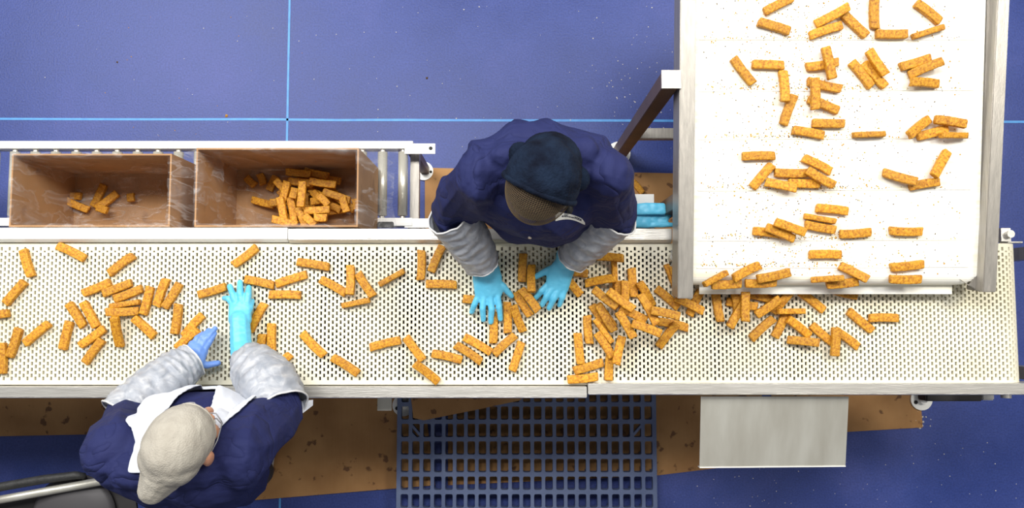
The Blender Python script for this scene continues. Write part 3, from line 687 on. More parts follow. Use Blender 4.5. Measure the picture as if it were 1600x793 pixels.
batch(main, 280, 370, 3.303, [
 (280, 145, 402, 52), (100, 298, 243, 255), (340, 218, 490, 250), (500, 243, 660, 193), (465, 298, 628, 300), (610, 128, 775, 155), (730, 218, 862, 292),
 (880, 145, 885, 300), (920, 185, 1000, 305), (840, 355, 985, 325, 'n'), (442, 342, 378, 460, 'p'), (478, 445, 478, 605), (432, 500, 418, 655), (575, 605, 470, 700, 'p'),
 (635, 495, 750, 612), (790, 620, 925, 705)], 'main')
batch(main, 560, 370, 3.303, [
 (325, 68, 320, 222), (435, 45, 375, 180), (350, 243, 508, 247), (110, 245, 235, 175, 'n'), (60, 570, 218, 532), (245, 515, 335, 635), (290, 650, 412, 750), (380, 600, 535, 635),
 (500, 555, 635, 645), (545, 515, 685, 595), (700, 605, 810, 505), (842, 540, 793, 690), (695, 548, 697, 400, 'p'), (768, 335, 770, 495), (800, 355, 850, 485), (815, 290, 885, 400),
 (840, 270, 925, 378), (852, 85, 845, 232), (895, 140, 893, 290), (540, 318, 640, 325, 'p')], 'main')
batch(main, 860, 370, 3.304, [
 (328, 125, 335, 260, 'n'), (378, 112, 270, 102, 'p'), (345, 225, 352, 300, 's'), (385, 235, 378, 365), (178, 240, 342, 212), (193, 190, 90, 180, 'p'), (158, 300, 90, 215, 'p'),
 (370, 370, 485, 425), (225, 265, 350, 365), (418, 160, 432, 310), (455, 235, 530, 355), (300, 275, 430, 375), (445, 295, 530, 450), (520, 378, 665, 410), (545, 265, 660, 365),
 (350, 385, 430, 520), (265, 340, 355, 465, 'n'), (215, 350, 300, 482), (248, 350, 330, 485), (228, 425, 320, 545, 'n'), (190, 405, 203, 550), (310, 592, 300, 740), (240, 495, 322, 620),
 (140, 495, 157, 655), (385, 515, 352, 665), (120, 690, 272, 645), (88, 735, 245, 718), (420, 445, 570, 500), (555, 435, 710, 470), (650, 445, 560, 570),
 (602, 155, 645, 265, 'n'), (632, 150, 655, 245, 's')], 'main')
batch(main, 1060, 400, 4.404, [
 (155, 235, 75, 405), (-20, 285, 172, 380), (255, 245, 290, 450), (330, 310, 540, 345), (380, 220, 405, 400), (470, 258, 640, 300), (550, 242, 735, 222), (435, 345, 365, 465),
 (462, 245, 460, 450), (760, 240, 655, 385), (685, 290, 535, 405), (735, 395, 665, 545), (655, 425, 498, 570), (745, 430, 910, 550), (685, 380, 862, 378, 'n'), (755, 575, 965, 595), (835, 245, 1000, 375)], 'main')
batch(main, 1240, 370, 2.936, [
 (250, 338, 360, 430), (345, 372, 478, 372), (85, 405, 180, 485), (185, 425, 295, 505), (192, 425, 188, 535), (157, 235, 290, 270)], 'main')
batch(incl, 1100, 0, 3.2, [
 (300, 60, 440, -10), (270, 110, 428, 158), (695, 70, 812, 180), (560, 118, 718, 35), (527, 180, 688, 128), (853, -15, 853, 145), (858, 170, 1015, 170), (1058, 15, 1178, 110), (1040, 185, 1198, 135, 'n'),
 (145, 290, 245, 420), (240, 322, 398, 328), (450, 475, 395, 625), (403, 348, 405, 510), (510, 335, 670, 310), (605, 235, 640, 395), (735, 310, 835, 435), (795, 315, 905, 435), (818, 255, 900, 375),
 (980, 335, 1130, 290), (1030, 375, 1185, 308), (1025, 412, 1180, 418), (540, 395, 710, 435), (520, 495, 670, 555), (552, 390, 555, 548), (540, 615, 700, 618), (442, 650, 598, 678), (745, 675, 903, 670, 'n'),
 (1065, 682, 1215, 640), (1010, 682, 1140, 590), (1170, 678, 1325, 676, 'n'), (1150, 598, 1305, 622)], 'incline')
batch(incl, 1100, 220, 3.2, [
 (190, 78, 352, 75), (420, 210, 577, 215), (310, 205, 460, 240), (240, 235, 340, 118), (352, 158, 515, 160), (515, 145, 650, 222), (495, 85, 632, 155), (1030, 228, 1170, 205), (900, 155, 1055, 205), (1225, 50, 1140, 178),
 (560, 335, 718, 352), (505, 418, 655, 445), (500, 375, 655, 402, 'n'), (678, 465, 832, 455), (928, 448, 1088, 452), (245, 450, 400, 470), (310, 430, 450, 490), (345, 405, 495, 458),
 (525, 568, 685, 568), (35, 720, 185, 712), (205, 712, 360, 705), (-2, 715, 118, 660, 'n'), (140, 688, 285, 620), (265, 690, 430, 655), (612, 718, 768, 702), (685, 622, 812, 692), (540, 697, 695, 682, 'n'),
 (932, 632, 1095, 615), (928, 690, 1083, 690)], 'incline')
# in the boxes
s1 = Surf(Matrix.Translation((0, 0, bx1[4] + .010))); s2 = Surf(Matrix.Translation((0, 0, bx2[4] + .010)))
batch(s1, 0, 200, 3.965, [(390, 412, 505, 422, 's'), (422, 448, 545, 505, 's'), (645, 350, 580, 485), (718, 400, 605, 500), (605, 490, 668, 512, 's'), (812, 405, 818, 455, 's')], 'box1')
fill = [(420, 480, 560, 470), (430, 520, 560, 560), (560, 440, 680, 500), (620, 470, 760, 450), (400, 380, 520, 420), (540, 380, 640, 440), (420, 330, 540, 350), (500, 420, 520, 560), (440, 430, 430, 570), (600, 520, 740, 500),
        (620, 340, 700, 420), (340, 470, 400, 580), (470, 300, 600, 310), (580, 300, 720, 330), (360, 400, 440, 480), (700, 430, 780, 490), (480, 480, 620, 540), (330, 330, 420, 420)]
nfill0 = len(PLACED); batch(s2, 350, 200, 3.965, fill, 'fill')
batch(s2, 350, 200, 3.965, [
 (140, 305, 195, 355, 's'), (222, 285, 245, 350, 's'), (325, 298, 282, 388, 's'), (170, 440, 320, 480), (285, 462, 400, 455, 's'), (500, 265, 650, 300), (385, 272, 540, 285), (395, 322, 540, 335), (530, 328, 695, 350),
 (390, 340, 350, 470), (350, 450, 370, 560), (395, 440, 415, 560), (440, 370, 425, 435, 's'), (545, 395, 590, 440, 's'), (600, 385, 770, 442), (735, 430, 765, 520, 's'), (800, 430, 812, 495, 's'), (660, 480, 720, 510, 's'),
 (540, 455, 630, 440, 's'), (590, 420, 650, 480, 's'), (500, 515, 655, 505), (450, 490, 495, 590, 's'), (315, 565, 440, 595), (470, 585, 520, 595, 's'), (500, 540, 570, 598, 's'), (560, 550, 640, 555, 's'), (495, 335, 482, 492)], 'box2')
# one dropped on the floor behind the belt
sf = Surf(Matrix.Translation((0, 0, .006))); add_stick(sf, (1004, 302), (988, 283), 's', 'floor')

REG = [ # (xmin, xmax, ymin, ymax, phrase)  first match wins
 ('main', -60, 80, 370, 610, "at the belt's far left end"),
 ('main', 80, 250, 370, 432, 'near back rail below the emptier box'),
 ('main', 80, 168, 470, 610, "in the cluster above grey-capped worker's left sleeve"),
 ('main', 130, 240, 432, 492, 'in the overlapping fan below the emptier box'),
 ('main', 165, 245, 492, 570, 'just below the overlapping fan'),
 ('main', 240, 350, 430, 570, 'left of the long cyan gauntlet glove'),
 ('main', 350, 482, 370, 476, "around the long cyan gauntlet's fingertips"),
 ('main', 385, 455, 476, 600, "right of the long cyan gauntlet's wrist"),
 ('main', 455, 630, 370, 490, 'in the zigzag group at mid belt'),
 ('main', 455, 570, 490, 610, 'alone at mid belt near front rail'),
 ('main', 570, 700, 500, 610, 'near front rail left of the grid mat'),
 ('main', 640, 712, 370, 460, "left of hooded worker's right sleeve"),
 ('main', 700, 835, 522, 600, "in the row in front of hooded worker's hands"),
 ('main', 700, 852, 370, 530, "between or under hooded worker's cyan gloves"),
 ('main', 852, 960, 370, 458, "by hooded worker's left glove cuff"),
 ('main', 900, 1062, 400, 462, 'at the back of the big belt heap'),
 ('main', 900, 975, 458, 532, 'in left half of the big belt heap'),
 ('main', 975, 1090, 458, 532, 'in right half of the big belt heap'),
 ('main', 880, 1000, 532, 610, 'near front rail in front of big belt heap'),
 ('main', 1060, 1172, 400, 520, "under the incline belt's left end"),
 ('main', 1172, 1245, 400, 540, "under the incline belt's middle"),
 ('main', 1040, 1320, 400, 560, "just off the incline belt's lower edge"),
 ('main', 1300, 1500, 400, 560, 'farthest right on the perforated belt'),
 ('incline', 1080, 1600, -40, 62, "in the incline belt's top row"),
 ('incline', 1080, 1320, 62, 138, 'in incline row two, left half'),
 ('incline', 1320, 1600, 62, 138, 'in incline row two, right half'),
 ('incline', 1080, 1600, 138, 218, "in the incline belt's third row"),
 ('incline', 1080, 1600, 218, 296, "in the incline belt's fourth row"),
 ('incline', 1080, 1600, 296, 376, "in the incline belt's fifth row"),
 ('incline', 1080, 1600, 376, 470, "in the incline belt's bottom row"),
 ('box1', -60, 400, 0, 800, 'inside the emptier left box'),
 ('box2', 300, 431, 0, 800, "at the left of the fuller box's heap"),
 ('box2', 431, 600, 0, 318, "at the upper right of fuller box's heap"),
 ('box2', 431, 600, 0, 800, "at the lower right of fuller box's heap"),
]
ORD = ['leftmost', 'second from left', 'third from left', 'fourth from left', 'fifth from left', 'sixth from left', 'seventh from left', 'eighth from left', 'ninth from left', 'tenth from left', 'eleventh from left', 'twelfth from left', 'thirteenth from left', 'fourteenth from left']
def lean(a):
    if a < 14 or a > 166: return 'lying level'
    if 76 < a < 104: return 'standing upright'
    return 'slanting right' if a < 90 else 'slanting left'
buckets = {}
for rec in PLACED:
    o, (cx, cy), a, reg = rec
    if reg == 'fill': tag(o, 'golden breaded stick half buried under others in the heap of the fuller box', 'breaded stick', 'sticks buried in the fuller box'); continue
    if reg == 'floor': tag(o, 'broken orange stick dropped on the cardboard behind the blue gloves', 'breaded stick'); continue
    for k, (rg, xa, xb, y0_, y1_, ph_) in enumerate(REG):
        if rg == reg and xa <= cx < xb and y0_ <= cy < y1_: buckets.setdefault(k, []).append(rec); break
    else: print('NO REGION', cx, cy, reg)
GRP = {'main': 'breaded sticks on the perforated belt', 'incline': 'breaded sticks on the white incline belt', 'box1': 'breaded sticks in the left box', 'box2': 'breaded sticks in the right box'}
for k, recs in buckets.items():
    recs.sort(key=lambda r: r[1][0])
    for i, (o, c_, a, reg) in enumerate(recs):
        rank = 'only one' if len(recs) == 1 else ('rightmost' if i == len(recs) - 1 else ORD[i])
        nm = lean(a)
        tag(o, 'stick %s, %s %s' % (nm, rank, REG[k][5]), 'breaded stick', GRP[reg])
    print(REG[k][5], len(recs))
print('sticks', len(PLACED))

# ------------------------------------------------------------------ crumbs (uncountable)
crumb_o = mat('orange_crumb', (.62, .30, .04), .7); crumb_d = mat('brown_crumb', (.10, .055, .02), .8); crumb_w = mat('pale_crumb', (.75, .72, .66), .7); crumb_y = mat('yellow_crumb', (.58, .44, .14), .7)
def crumbs(name, pts, mats, label, parent=None):
    m = MB()
    for (p, s_, N_, mi) in pts:
        a = random.uniform(0, 6.28); u = N_.orthogonal().normalized(); v = N_.cross(u)
        q = [p + (u * math.cos(a + t) + v * math.sin(a + t)) * s_ * random.uniform(.6, 1.1) for t in (0, 1.7, 3.2, 4.8)]
        m.add(q + [p + N_ * s_ * .7], [(0, 1, 4), (1, 2, 4), (2, 3, 4), (3, 0, 4), (3, 2, 1, 0)], mi)
    return tag(m.obj(name, mats), label, 'crumbs', None, 'stuff')
pts = []; Ni = (Minc.to_3x3() @ Vector((0, 0, 1))).normalized()
for k in range(2600):
    px = random.gauss(1240, 75) if random.random() < .62 else random.uniform(1095, 1500); py = random.uniform(0, 430)
    if random.random() < .35: py = random.choice(cleats) - abs(random.gauss(0, 4)) - 1
    if not (1095 < px < 1510): continue
    v = PI(px, py); mi = random.choices((0, 1, 2), (.24, .40, .36))[0]; pts.append((Minc @ Vector((v.x, v.y, .0003)), random.uniform(.0012, .0032) * (.85 if mi == 1 else 1.15), Ni, mi))
crumbs('breading_crumbs', pts, [crumb_o, crumb_d, crumb_y], 'scattered orange and brown breading crumbs over the white incline belt')
pts = []; Zu = Vector((0, 0, 1))
for k in range(110):
    px, py = random.uniform(560, 1055), random.uniform(5, 250); 
    if random.random() < .5: px, py = random.gauss(985, 45), random.gauss(130, 55)
    if px > 1052: continue
    pts.append((P(px, py, .001), random.choice((.0018, .0025, .0038)), Zu, 0))
for k in range(40): pts.append((P(random.uniform(20, 600), random.uniform(20, 215), .001), random.uniform(.0015, .003), Zu, random.choice((0, 1))))
for k in range(70): pts.append((P(random.uniform(1040, 1590), random.uniform(690, 790), .001), random.uniform(.0015, .003), Zu, 0))
for k in range(12): pts.append((P(random.gauss(1450, 10), random.gauss(660, 6), .001), random.uniform(.003, .008), Zu, 0))
pts.append((P(354, 181, .001), .010, Zu, 1)); pts.append((P(667, 122, .001), .007, Zu, 2)); pts.append((P(183, 97, .001), .006, Zu, 2))
crumbs('floor_crumbs', pts, [crumb_w, crumb_o, crumb_d], 'tiny pale crumbs scattered on the blue floor around the conveyors')

# ------------------------------------------------------------------ shelf with spare gloves
def blob(name, parts, voxel, smooth_it=5, disp=None, factor=.5):
    bm = bmesh.new()
    for pr in parts:
        b = bmesh.new()
        if pr[0] == 'c':
            for p, r in ((pr[1], pr[2]), (pr[3], pr[4])):
                bmesh.ops.create_icosphere(b, subdivisions=2, radius=r, matrix=Matrix.Translation(p))
            vs_ = list(b.verts); res = bmesh.ops.convex_hull(b, input=vs_)
            bmesh.ops.delete(b, geom=[g for g in b.verts if not g.link_faces], context='VERTS')
            keep = set(g for g in res['geom'] if isinstance(g, bmesh.types.BMFace))
            bmesh.ops.delete(b, geom=[f for f in b.faces if f not in keep], context='FACES')
            bmesh.ops.delete(b, geom=[g for g in b.verts if not g.link_faces], context='VERTS')
        elif pr[0] == 'h':                                      # hull of many balls
            for p, r in pr[1]: bmesh.ops.create_icosphere(b, subdivisions=2, radius=r, matrix=Matrix.Translation(p))
            res = bmesh.ops.convex_hull(b, input=list(b.verts)); keep = set(g for g in res['geom'] if isinstance(g, bmesh.types.BMFace))
            bmesh.ops.delete(b, geom=[f for f in b.faces if f not in keep], context='FACES')
            bmesh.ops.delete(b, geom=[g for g in b.verts if not g.link_faces], context='VERTS')
        else:
            M_ = Matrix.Translation(pr[1]) @ (pr[3].to_4x4() if len(pr) > 3 else Matrix()) @ Matrix.Diagonal((*pr[2], 1))
            bmesh.ops.create_icosphere(b, subdivisions=4, radius=1, matrix=M_)
        bmesh.ops.recalc_face_normals(b, faces=b.faces)
        me_ = bpy.data.meshes.new('t'); b.to_mesh(me_); b.free(); bm.from_mesh(me_); bpy.data.meshes.remove(me_)
    me = bpy.data.meshes.new('t'); bm.to_mesh(me); bm.free(); o = bpy.data.objects.new('t', me); C.objects.link(o)
    r = o.modifiers.new('r', 'REMESH'); r.mode = 'VOXEL'; r.voxel_size = voxel; r.adaptivity = 0
    if smooth_it: s_ = o.modifiers.new('s', 'SMOOTH'); s_.iterations = smooth_it; s_.factor = factor
    dg = bpy.context.evaluated_depsgraph_get(); out = bpy.data.meshes.new_from_object(o.evaluated_get(dg)); out.name = name
    bpy.data.objects.remove(o); bpy.data.meshes.remove(me)
    if disp:
        nrm = [v.normal.copy() for v in out.vertices]
        for v, n_ in zip(out.vertices, nrm): v.co += n_ * disp(v.co)
    out.update(); return out
def folds(amp, f, dirs=((1, .25, .4),), seed=0.):
    """cloth folds: ridged noise stretched along a direction"""
    def fn(p):
        t = 0
        for d in dirs:
            p = p + Vector((noise.noise(p * 5), noise.noise(p * 5 + Vector((3, 0, 0))), 0)) * .03
            q = Vector((p.x * d[0], p.y * d[1], p.z * d[2])) * f + Vector((seed, seed * 2, 0))
            t += 1 - 2.2 * abs(noise.noise(q)) - .5 * abs(noise.noise(q * 2.3))
        return max(-amp * .9, amp * (t / len(dirs) - .5))
    return fn
sh = empty('glove_shelf', P(1000, 335, .80), 'small pale grey steel shelf behind the back rail, between hooded worker and incline', 'shelf')
p, q = P(965, 358, .80), P(1022, 303, .80); m = MB(); m.box(p.x, q.x, max(p.y, by1 + .035), q.y, .795, .80); m.obj('shelf_plate', shelf_mat, sh, bevel=.001)
m = MB(); m.box(p.x + .03, p.x + .05, by1 + .028, q.y - .03, .77, .795); m.box(q.x - .04, q.x - .02, by1 + .028, q.y - .03, .77, .795); m.obj('bracket', steel_dark, sh)
def lying_glove(pxs_palm, fingers, z, label, m_):
    parts = [('h', [(P(x, y, z), r) for x, y, r in pxs_palm])]
    for f_ in fingers: 
        for a, b_ in zip(f_[:-1], f_[1:]): parts.append(('c', P(a[0], a[1], z), a[2], P(b_[0], b_[1], z), b_[2]))
    me = blob('spare_glove', parts, .0028, 4)
    for v in me.vertices:
        v.co.z = z + (v.co.z - z) * .75; v.co.z += .0025 * noise.noise(v.co * 60)
    return tag(link('spare_glove', me, m_, None, True), label, 'glove', 'spare blue gloves')
lying_glove([(975, 332, .010), (975, 350, .010), (1012, 330, .011), (1012, 351, .011), (990, 341, .016)],
            [[(1012, 328, .009), (1040, 334, .009), (1046, 336, .008)], [(1012, 336, .009), (1042, 341, .0085)], [(1012, 344, .009), (1040, 346, .0085)], [(1008, 351, .009), (1035, 351, .009), (1050, 351, .008)]], .816, 'crumpled cyan rubber glove on the shelf, front one nearest the rail', glove_mat)
lying_glove([(985, 322, .007), (1010, 320, .008), (1036, 321, .009), (1037, 331, .009), (985, 332, .008)], [[(1000, 322, .008), (980, 324, .008)]], .838, 'flat cyan glove cuff lying on top of the other shelf glove, at back', glove_mat)

# ------------------------------------------------------------------ people
def tube_mesh(pts, rads, n=40, sub=26, amp=.004, seed=0., ring=0., flat=None):
    """baggy sleeve along a polyline with creases"""
    pts = [Vector(p) for p in pts]; N = len(pts); P_ = []; R_ = []
    for k in range((N - 1) * sub + 1):
        t = k / sub; i = min(int(t), N - 2); f = t - i
        p0, p1, p2, p3 = pts[max(i - 1, 0)], pts[i], pts[i + 1], pts[min(i + 2, N - 1)]
        P_.append(.5 * ((2 * p1) + (p2 - p0) * f + (2 * p0 - 5 * p1 + 4 * p2 - p3) * f * f + (3 * p1 - p0 - 3 * p2 + p3) * f ** 3))
        g = f * f * (3 - 2 * f); R_.append(rads[i] * (1 - g) + rads[i + 1] * g)
    vs = []; a = None; K = len(P_)
    for k, p in enumerate(P_):
        d = (P_[min(k + 1, K - 1)] - P_[max(k - 1, 0)]).normalized(); a = d.orthogonal().normalized() if a is None else (a - d * a.dot(d)).normalized(); b = d.cross(a)
        for i in range(n):
            th = 2 * math.pi * i / n; dv = a * math.cos(th) + b * math.sin(th); q = p + dv * R_[k]
            w_ = 1 - 2 * abs(noise.noise(Vector((q.x * 22 + seed, q.y * 22, q.z * 22)) + d * (k * .05))) - .7 * abs(noise.noise(q * 50 + Vector((seed, 0, 0))))
            w_ += ring * math.sin(k * .9 + 2 * noise.noise(q * 20)) * .5
            vs.append(q + dv * amp * w_)
    m = MB(); m.add(vs, [(k * n + i, k * n + (i + 1) % n, (k + 1) * n + (i + 1) % n, (k + 1) * n + i) for k in range(K - 1) for i in range(n)])
    return m
def sleeve(name, pts, rads, parent, amp=.005, seed=0., ring=0.):
    m = tube_mesh(pts, rads, amp=amp, seed=seed, ring=ring); o = m.obj(name, sleeve_mat, parent, smooth=True)
    md = o.modifiers.new('thick', 'SOLIDIFY'); md.thickness = .0012; md.offset = -1
    n = 40; vs = m.v; hems = MB(); hems.tube([vs[i] for i in range(n)], .0028, 8, closed=True); K = len(vs) // n
    hm = hems.obj('elastic_hem', mat('hem_' + name + str(seed), (.68, .68, .68), .6), o, smooth=True); h2 = MB(); h2.tube([vs[(K - 1) * n + i] for i in range(n)], .0022, 8, closed=True); h2.obj('elastic_hem', hm.data.materials[0], o, smooth=True); return o

def hand_parts(palm, fingers):
    parts = [('h', palm)]
    for f_ in fingers:
        for a, b_ in zip(f_[:-1], f_[1:]): parts.append(('c', a[0], a[1], b_[0], b_[1]))
    return parts
def FG(*j): return [(P(x, y, z), r) for x, y, z, r in j]

def head_parts(M):
    """head in its own frame: x right, y forward, z up; origin mid-head; M places it"""
    R3 = M.to_3x3(); T = lambda *v: M @ Vector(v)
    return [('e', T(0, -.012, .022), (.074, .094, .082), R3), ('e', T(0, .018, -.035), (.058, .070, .070), R3), ('h', [(T(0, .068, -.088), .016), (T(.038, .02, -.075), .016), (T(-.038, .02, -.075), .016)]),
            ('c', T(0, .083, .008), .009, T(0, .104, -.030), .0125), ('c', T(-.011, .088, -.034), .008, T(.011, .088, -.034), .008),
            ('c', T(-.03, .078, .018), .009, T(.03, .078, .018), .009), ('c', T(-.017, .082, -.060), .0065, T(.017, .082, -.060), .0065), ('c', T(-.015, .080, -.070), .0065, T(.015, .080, -.070), .0065),
            ('e', T(.078, -.008, -.008), (.009, .018, .031), R3), ('e', T(-.078, -.008, -.008), (.009, .018, .031), R3),
            ('e', T(.034, .060, -.030), (.024, .022, .024), R3), ('e', T(-.034, .060, -.030), (.024, .022, .024), R3)]
def frame(center, fwd, roll=0.):
    y = Vector(fwd).normalized(); x = y.cross(Vector((0, 0, 1))).normalized(); z = x.cross(y)
    return Matrix.Translation(center) @ Matrix(((x.x, y.x, z.x), (x.y, y.y, z.y), (x.z, y.z, z.z))).to_4x4() @ Matrix.Rotation(roll, 4, 'Y')
def eyes(M, parent):
    m = MB()
    for s_ in (-1, 1):
        bm = bmesh.new(); bmesh.ops.create_uvsphere(bm, u_segments=16, v_segments=10, radius=.012, matrix=M @ Matrix.Translation((s_ * .031, .072, .003))); me_ = bpy.data.meshes.new('e'); bm.to_mesh(me_); bm.free()
        link('eye', me_, mat('eye_white', (.7, .68, .65), .3), parent, True)

def write_script(parent, M, w_, h_, seed, name='lettering'):
    """dark scribbled handwriting on the name patch"""
    r = random.Random(seed); m = MB(); x = -w_ / 2
    for row, (y0, x0, x1) in enumerate(((.16 * h_, -.05 * w_, .46 * w_), (-.16 * h_, -.42 * w_, .42 * w_))):
        x = x0
        while x < x1:
            st_ = r.uniform(.03, .05) * w_; pts_ = [M @ Vector((x, y0 + r.uniform(-.09, .09) * h_, .0006 + r.random() * .0)), M @ Vector((x + st_ * .4, y0 + r.uniform(.0, .16) * h_, .0006)), M @ Vector((x + st_, y0 - r.uniform(.0, .12) * h_, .0006))]
            m.tube(pts_, .00045, 6); x += st_ * 1.12
    return m.obj(name, ink_mat, parent)

# ---- hooded worker behind the belt (faces the belt, towards -y)
def build_hooded():
    e = empty('person', (.075, .47, .005), 'person in navy coat, dark fleece hood and cyan gloves leaning over belt, facing down', 'person')
    shR, elR, wrR = Vector((-.085, .335, 1.36)), P(708, 335, 1.13), P(757, 408, .975)
    shL, elL, wrL = Vector((.235, .335, 1.36)), P(958, 335, 1.13), P(892, 400, .975)
    Mh = frame(Vector((.074, .305, 1.465)), (-.32, -.75, -.62)) @ Matrix.Scale(.94, 4)
    # body
    parts = head_parts(Mh) + [('c', Mh @ Vector((0, -.03, -.06)), .055, Vector((.075, .355, 1.34)), .056),
        ('e', Vector((.075, .365, 1.29)), (.145, .070, .115)), ('e', Vector((.075, .345, 1.14)), (.13, .095, .17)), ('e', Vector((.075, .42, .96)), (.135, .095, .13)),
        ('c', shR, .045, elR, .036), ('c', elR, .036, wrR, .027), ('c', shL, .045, elL, .036), ('c', elL, .036, wrL, .027),
        ('c', Vector((-.01, .44, .86)), .070, Vector((-.015, .46, .50)), .058), ('c', Vector((-.015, .46, .50)), .055, Vector((-.015, .49, .10)), .040),
        ('c', Vector((.16, .44, .86)), .070, Vector((.165, .46, .50)), .058), ('c', Vector((.165, .46, .50)), .055, Vector((.165, .49, .10)), .040)]
    body = link('body', blob('body', parts, .0055, 4), skin_mat, e, True)
    eyes(Mh, e)
    # coat
    cp = [('e', Vector((.075, .370, 1.335)), (.205, .108, .110)), ('e', Vector((.075, .345, 1.22)), (.205, .165, .17)), ('e', Vector((.075, .335, 1.12)), (.185, .165, .15)), ('e', Vector((.075, .42, .98)), (.195, .150, .20)),
          ('h', [(Vector((-.04, .42, .95)), .11), (Vector((.19, .42, .95)), .11), (Vector((-.05, .44, .62)), .115), (Vector((.20, .44, .62)), .115)]),
          ('c', shR, .078, elR + Vector((0, .012, 0)), .074), ('c', shL, .078, elL + Vector((-.002, .012, 0)), .074),
          ('c', elR, .070, elR.lerp(wrR, .22), .060), ('c', elL, .070, elL.lerp(wrL, .22), .060),
          ('c', Vector((-.02, .385, 1.41)), .045, Vector((.17, .385, 1.41)), .045)]
    coat = link('coat', blob('coat', cp, .006, 2, folds(.024, 8, ((1, .22, .45), (.45, 1, .3)), 3)), coat_mat, e, True)
    # trousers and boots
    for s_ in (-.015, .165):
        m = link('trouser_leg', blob('trouser_leg', [('c', Vector((s_, .44, .86)), .100, Vector((s_, .46, .50)), .078), ('c', Vector((s_, .46, .50)), .078, Vector((s_, .487, .10)), .060)], .008, 3), trouser_mat, e, True)
        link('boot', blob('boot', [('c', Vector((s_, .50, .12)), .052, Vector((s_, .50, .055)), .048), ('h', [(Vector((s_, .51, .045)), .038), (Vector((s_, .36, .040)), .034), (Vector((s_ - .012, .33, .036)), .030), (Vector((s_ + .012, .33, .036)), .030)])], .006, 3), boot_mat, e, True)
    # hair, net, hood
    R3 = Mh.to_3x3()
    hair = link('hair', blob('hair', [('e', Mh @ Vector((0, -.006, .028)), (.082, .100, .088), R3)], .004, 2), hair_mat, e, True)
    bm = bmesh.new(); bmesh.ops.create_uvsphere(bm, u_segments=90, v_segments=64, radius=1, matrix=Mh @ Matrix.Translation((0, .002, .026)) @ Matrix.Rotation(math.pi / 2, 4, 'X') @ Matrix.Diagonal((.0875, .094, .1055, 1)))
    Mi = Mh.inverted(); bmesh.ops.delete(bm, geom=[v for v in bm.verts if (Mi @ v.co).z < -.012 or (Mi @ v.co).y < -.04 or (Mi @ v.co).y > .104], context='VERTS')
    me = bpy.data.meshes.new('hairnet'); bm.to_mesh(me); bm.free(); o = link('hairnet', me, net_mat, e, False); md = o.modifiers.new('w', 'WIREFRAME'); md.thickness = .00065; md.use_replace = True
    pts_ = [Mh @ Vector((.0895 * math.sin(t), .002 + .100 * math.cos(t) * 1.0, -.012)) for t in [-1.7 + 3.4 * k / 40 for k in range(41)]]
    m = MB(); m.tube(pts_, .0028, 8); m.obj('hairnet_edge', netrim_mat, e, smooth=True)
    hd = blob('hood', [('e', Mh @ Vector((0, -.016, .030)), (.097, .110, .097), R3), ('e', Mh @ Vector((.0, -.045, -.02)), (.082, .078, .085), R3), ('c', Mh @ Vector((-.050, -.05, .0)), .030, Mh @ Vector((-.070, -.050, .050)), .024),
                       ('c', Mh @ Vector((.08, -.02, -.05)), .032, Mh @ Vector((.07, .015, -.09)), .032), ('c', Mh @ Vector((-.08, -.02, -.05)), .032, Mh @ Vector((-.07, .015, -.09)), .032),
                       ('h', [(Vector((.055, .365, 1.40)), .05), (Vector((.095, .365, 1.40)), .05), (Mh @ Vector((0, -.05, -.05)), .06)])], .0045, 3, lambda p: .004 * noise.noise(p * 22) + .0014 * noise.noise(p * 160))
    bm = bmesh.new(); bm.from_mesh(hd); pl_co, pl_no = Mh @ Vector((0, .018, .0)), (R3 @ Vector((0, 1, .38))).normalized()
    r = bmesh.ops.bisect_plane(bm, geom=bm.verts[:] + bm.edges[:] + bm.faces[:], plane_co=pl_co, plane_no=pl_no, clear_outer=True); bm.to_mesh(hd); bm.free()
    ho = link('hood', hd, fleece_mat, e, True); md = ho.modifiers.new('s', 'SOLIDIFY'); md.thickness = .006; md.offset = -1
    pts_ = [Mh @ Vector((.096 * math.sin(t), .018 - .38 * (.028 + .094 * math.cos(t)), .028 + .094 * math.cos(t))) for t in [-2.1 + 4.2 * k / 60 for k in range(61)]]
    m = MB(); m.tube(pts_, [.0075 + .0015 * noise.noise(Vector((k * .3, 0, 0))) for k in range(61)], 14); m.obj('hood_brim', fleece_mat, e, smooth=True)
    # sleeves
    sleeve('sleeve_cover', [elR + Vector((-.008, -.0, .012)), elR.lerp(wrR, .45) + Vector((-.004, 0, .008)), wrR + Vector((-.006, -.006, .008))], [.066, .064, .052], e, .006, 1.3)
    sleeve('sleeve_cover', [elL + Vector((.006, -.0, .012)), elL.lerp(wrL, .45) + Vector((.004, 0, .008)), wrL + Vector((.004, -.006, .008))], [.066, .062, .048], e, .006, 5.1)
    # gloves
    palm = [(P(745, 432, .945), .014), (P(777, 432, .948), .015), (P(748, 460, .934), .0125), (P(779, 458, .934), .0125), (P(763, 459, .938), .013), (P(752, 414, .965), .019), (P(768, 412, .965), .020)]
    fs = [FG((748, 461, .934, .0105), (741, 476, .932, .0098), (737, 487, .916, .0085)), FG((756, 463, .937, .0108), (754, 481, .936, .0102), (755, 499, .918, .0088)),
          FG((766, 463, .938, .0108), (768, 483, .937, .0102), (767, 503, .918, .0088)), FG((777, 460, .936, .0106), (780, 479, .935, .0100), (782, 498, .917, .0087)),
          FG((774, 438, .945, .0135), (787, 448, .938, .0112), (799, 462, .922, .0090))]
    cuff = [('c', P(757, 408, .975), .034, P(762, 425, .955), .027)]
    link('glove', blob('glove', hand_parts(palm, fs) + cuff, .0026, 3, lambda p: .0007 * noise.noise(p * 90)), glove_mat, e, True)
    palm = [(P(862, 425, .946), .015), (P(884, 416, .950), .014), (P(858, 448, .934), .0125), (P(882, 452, .934), .012), (P(872, 450, .936), .013), (P(880, 404, .968), .019), (P(893, 408, .965), .019)]
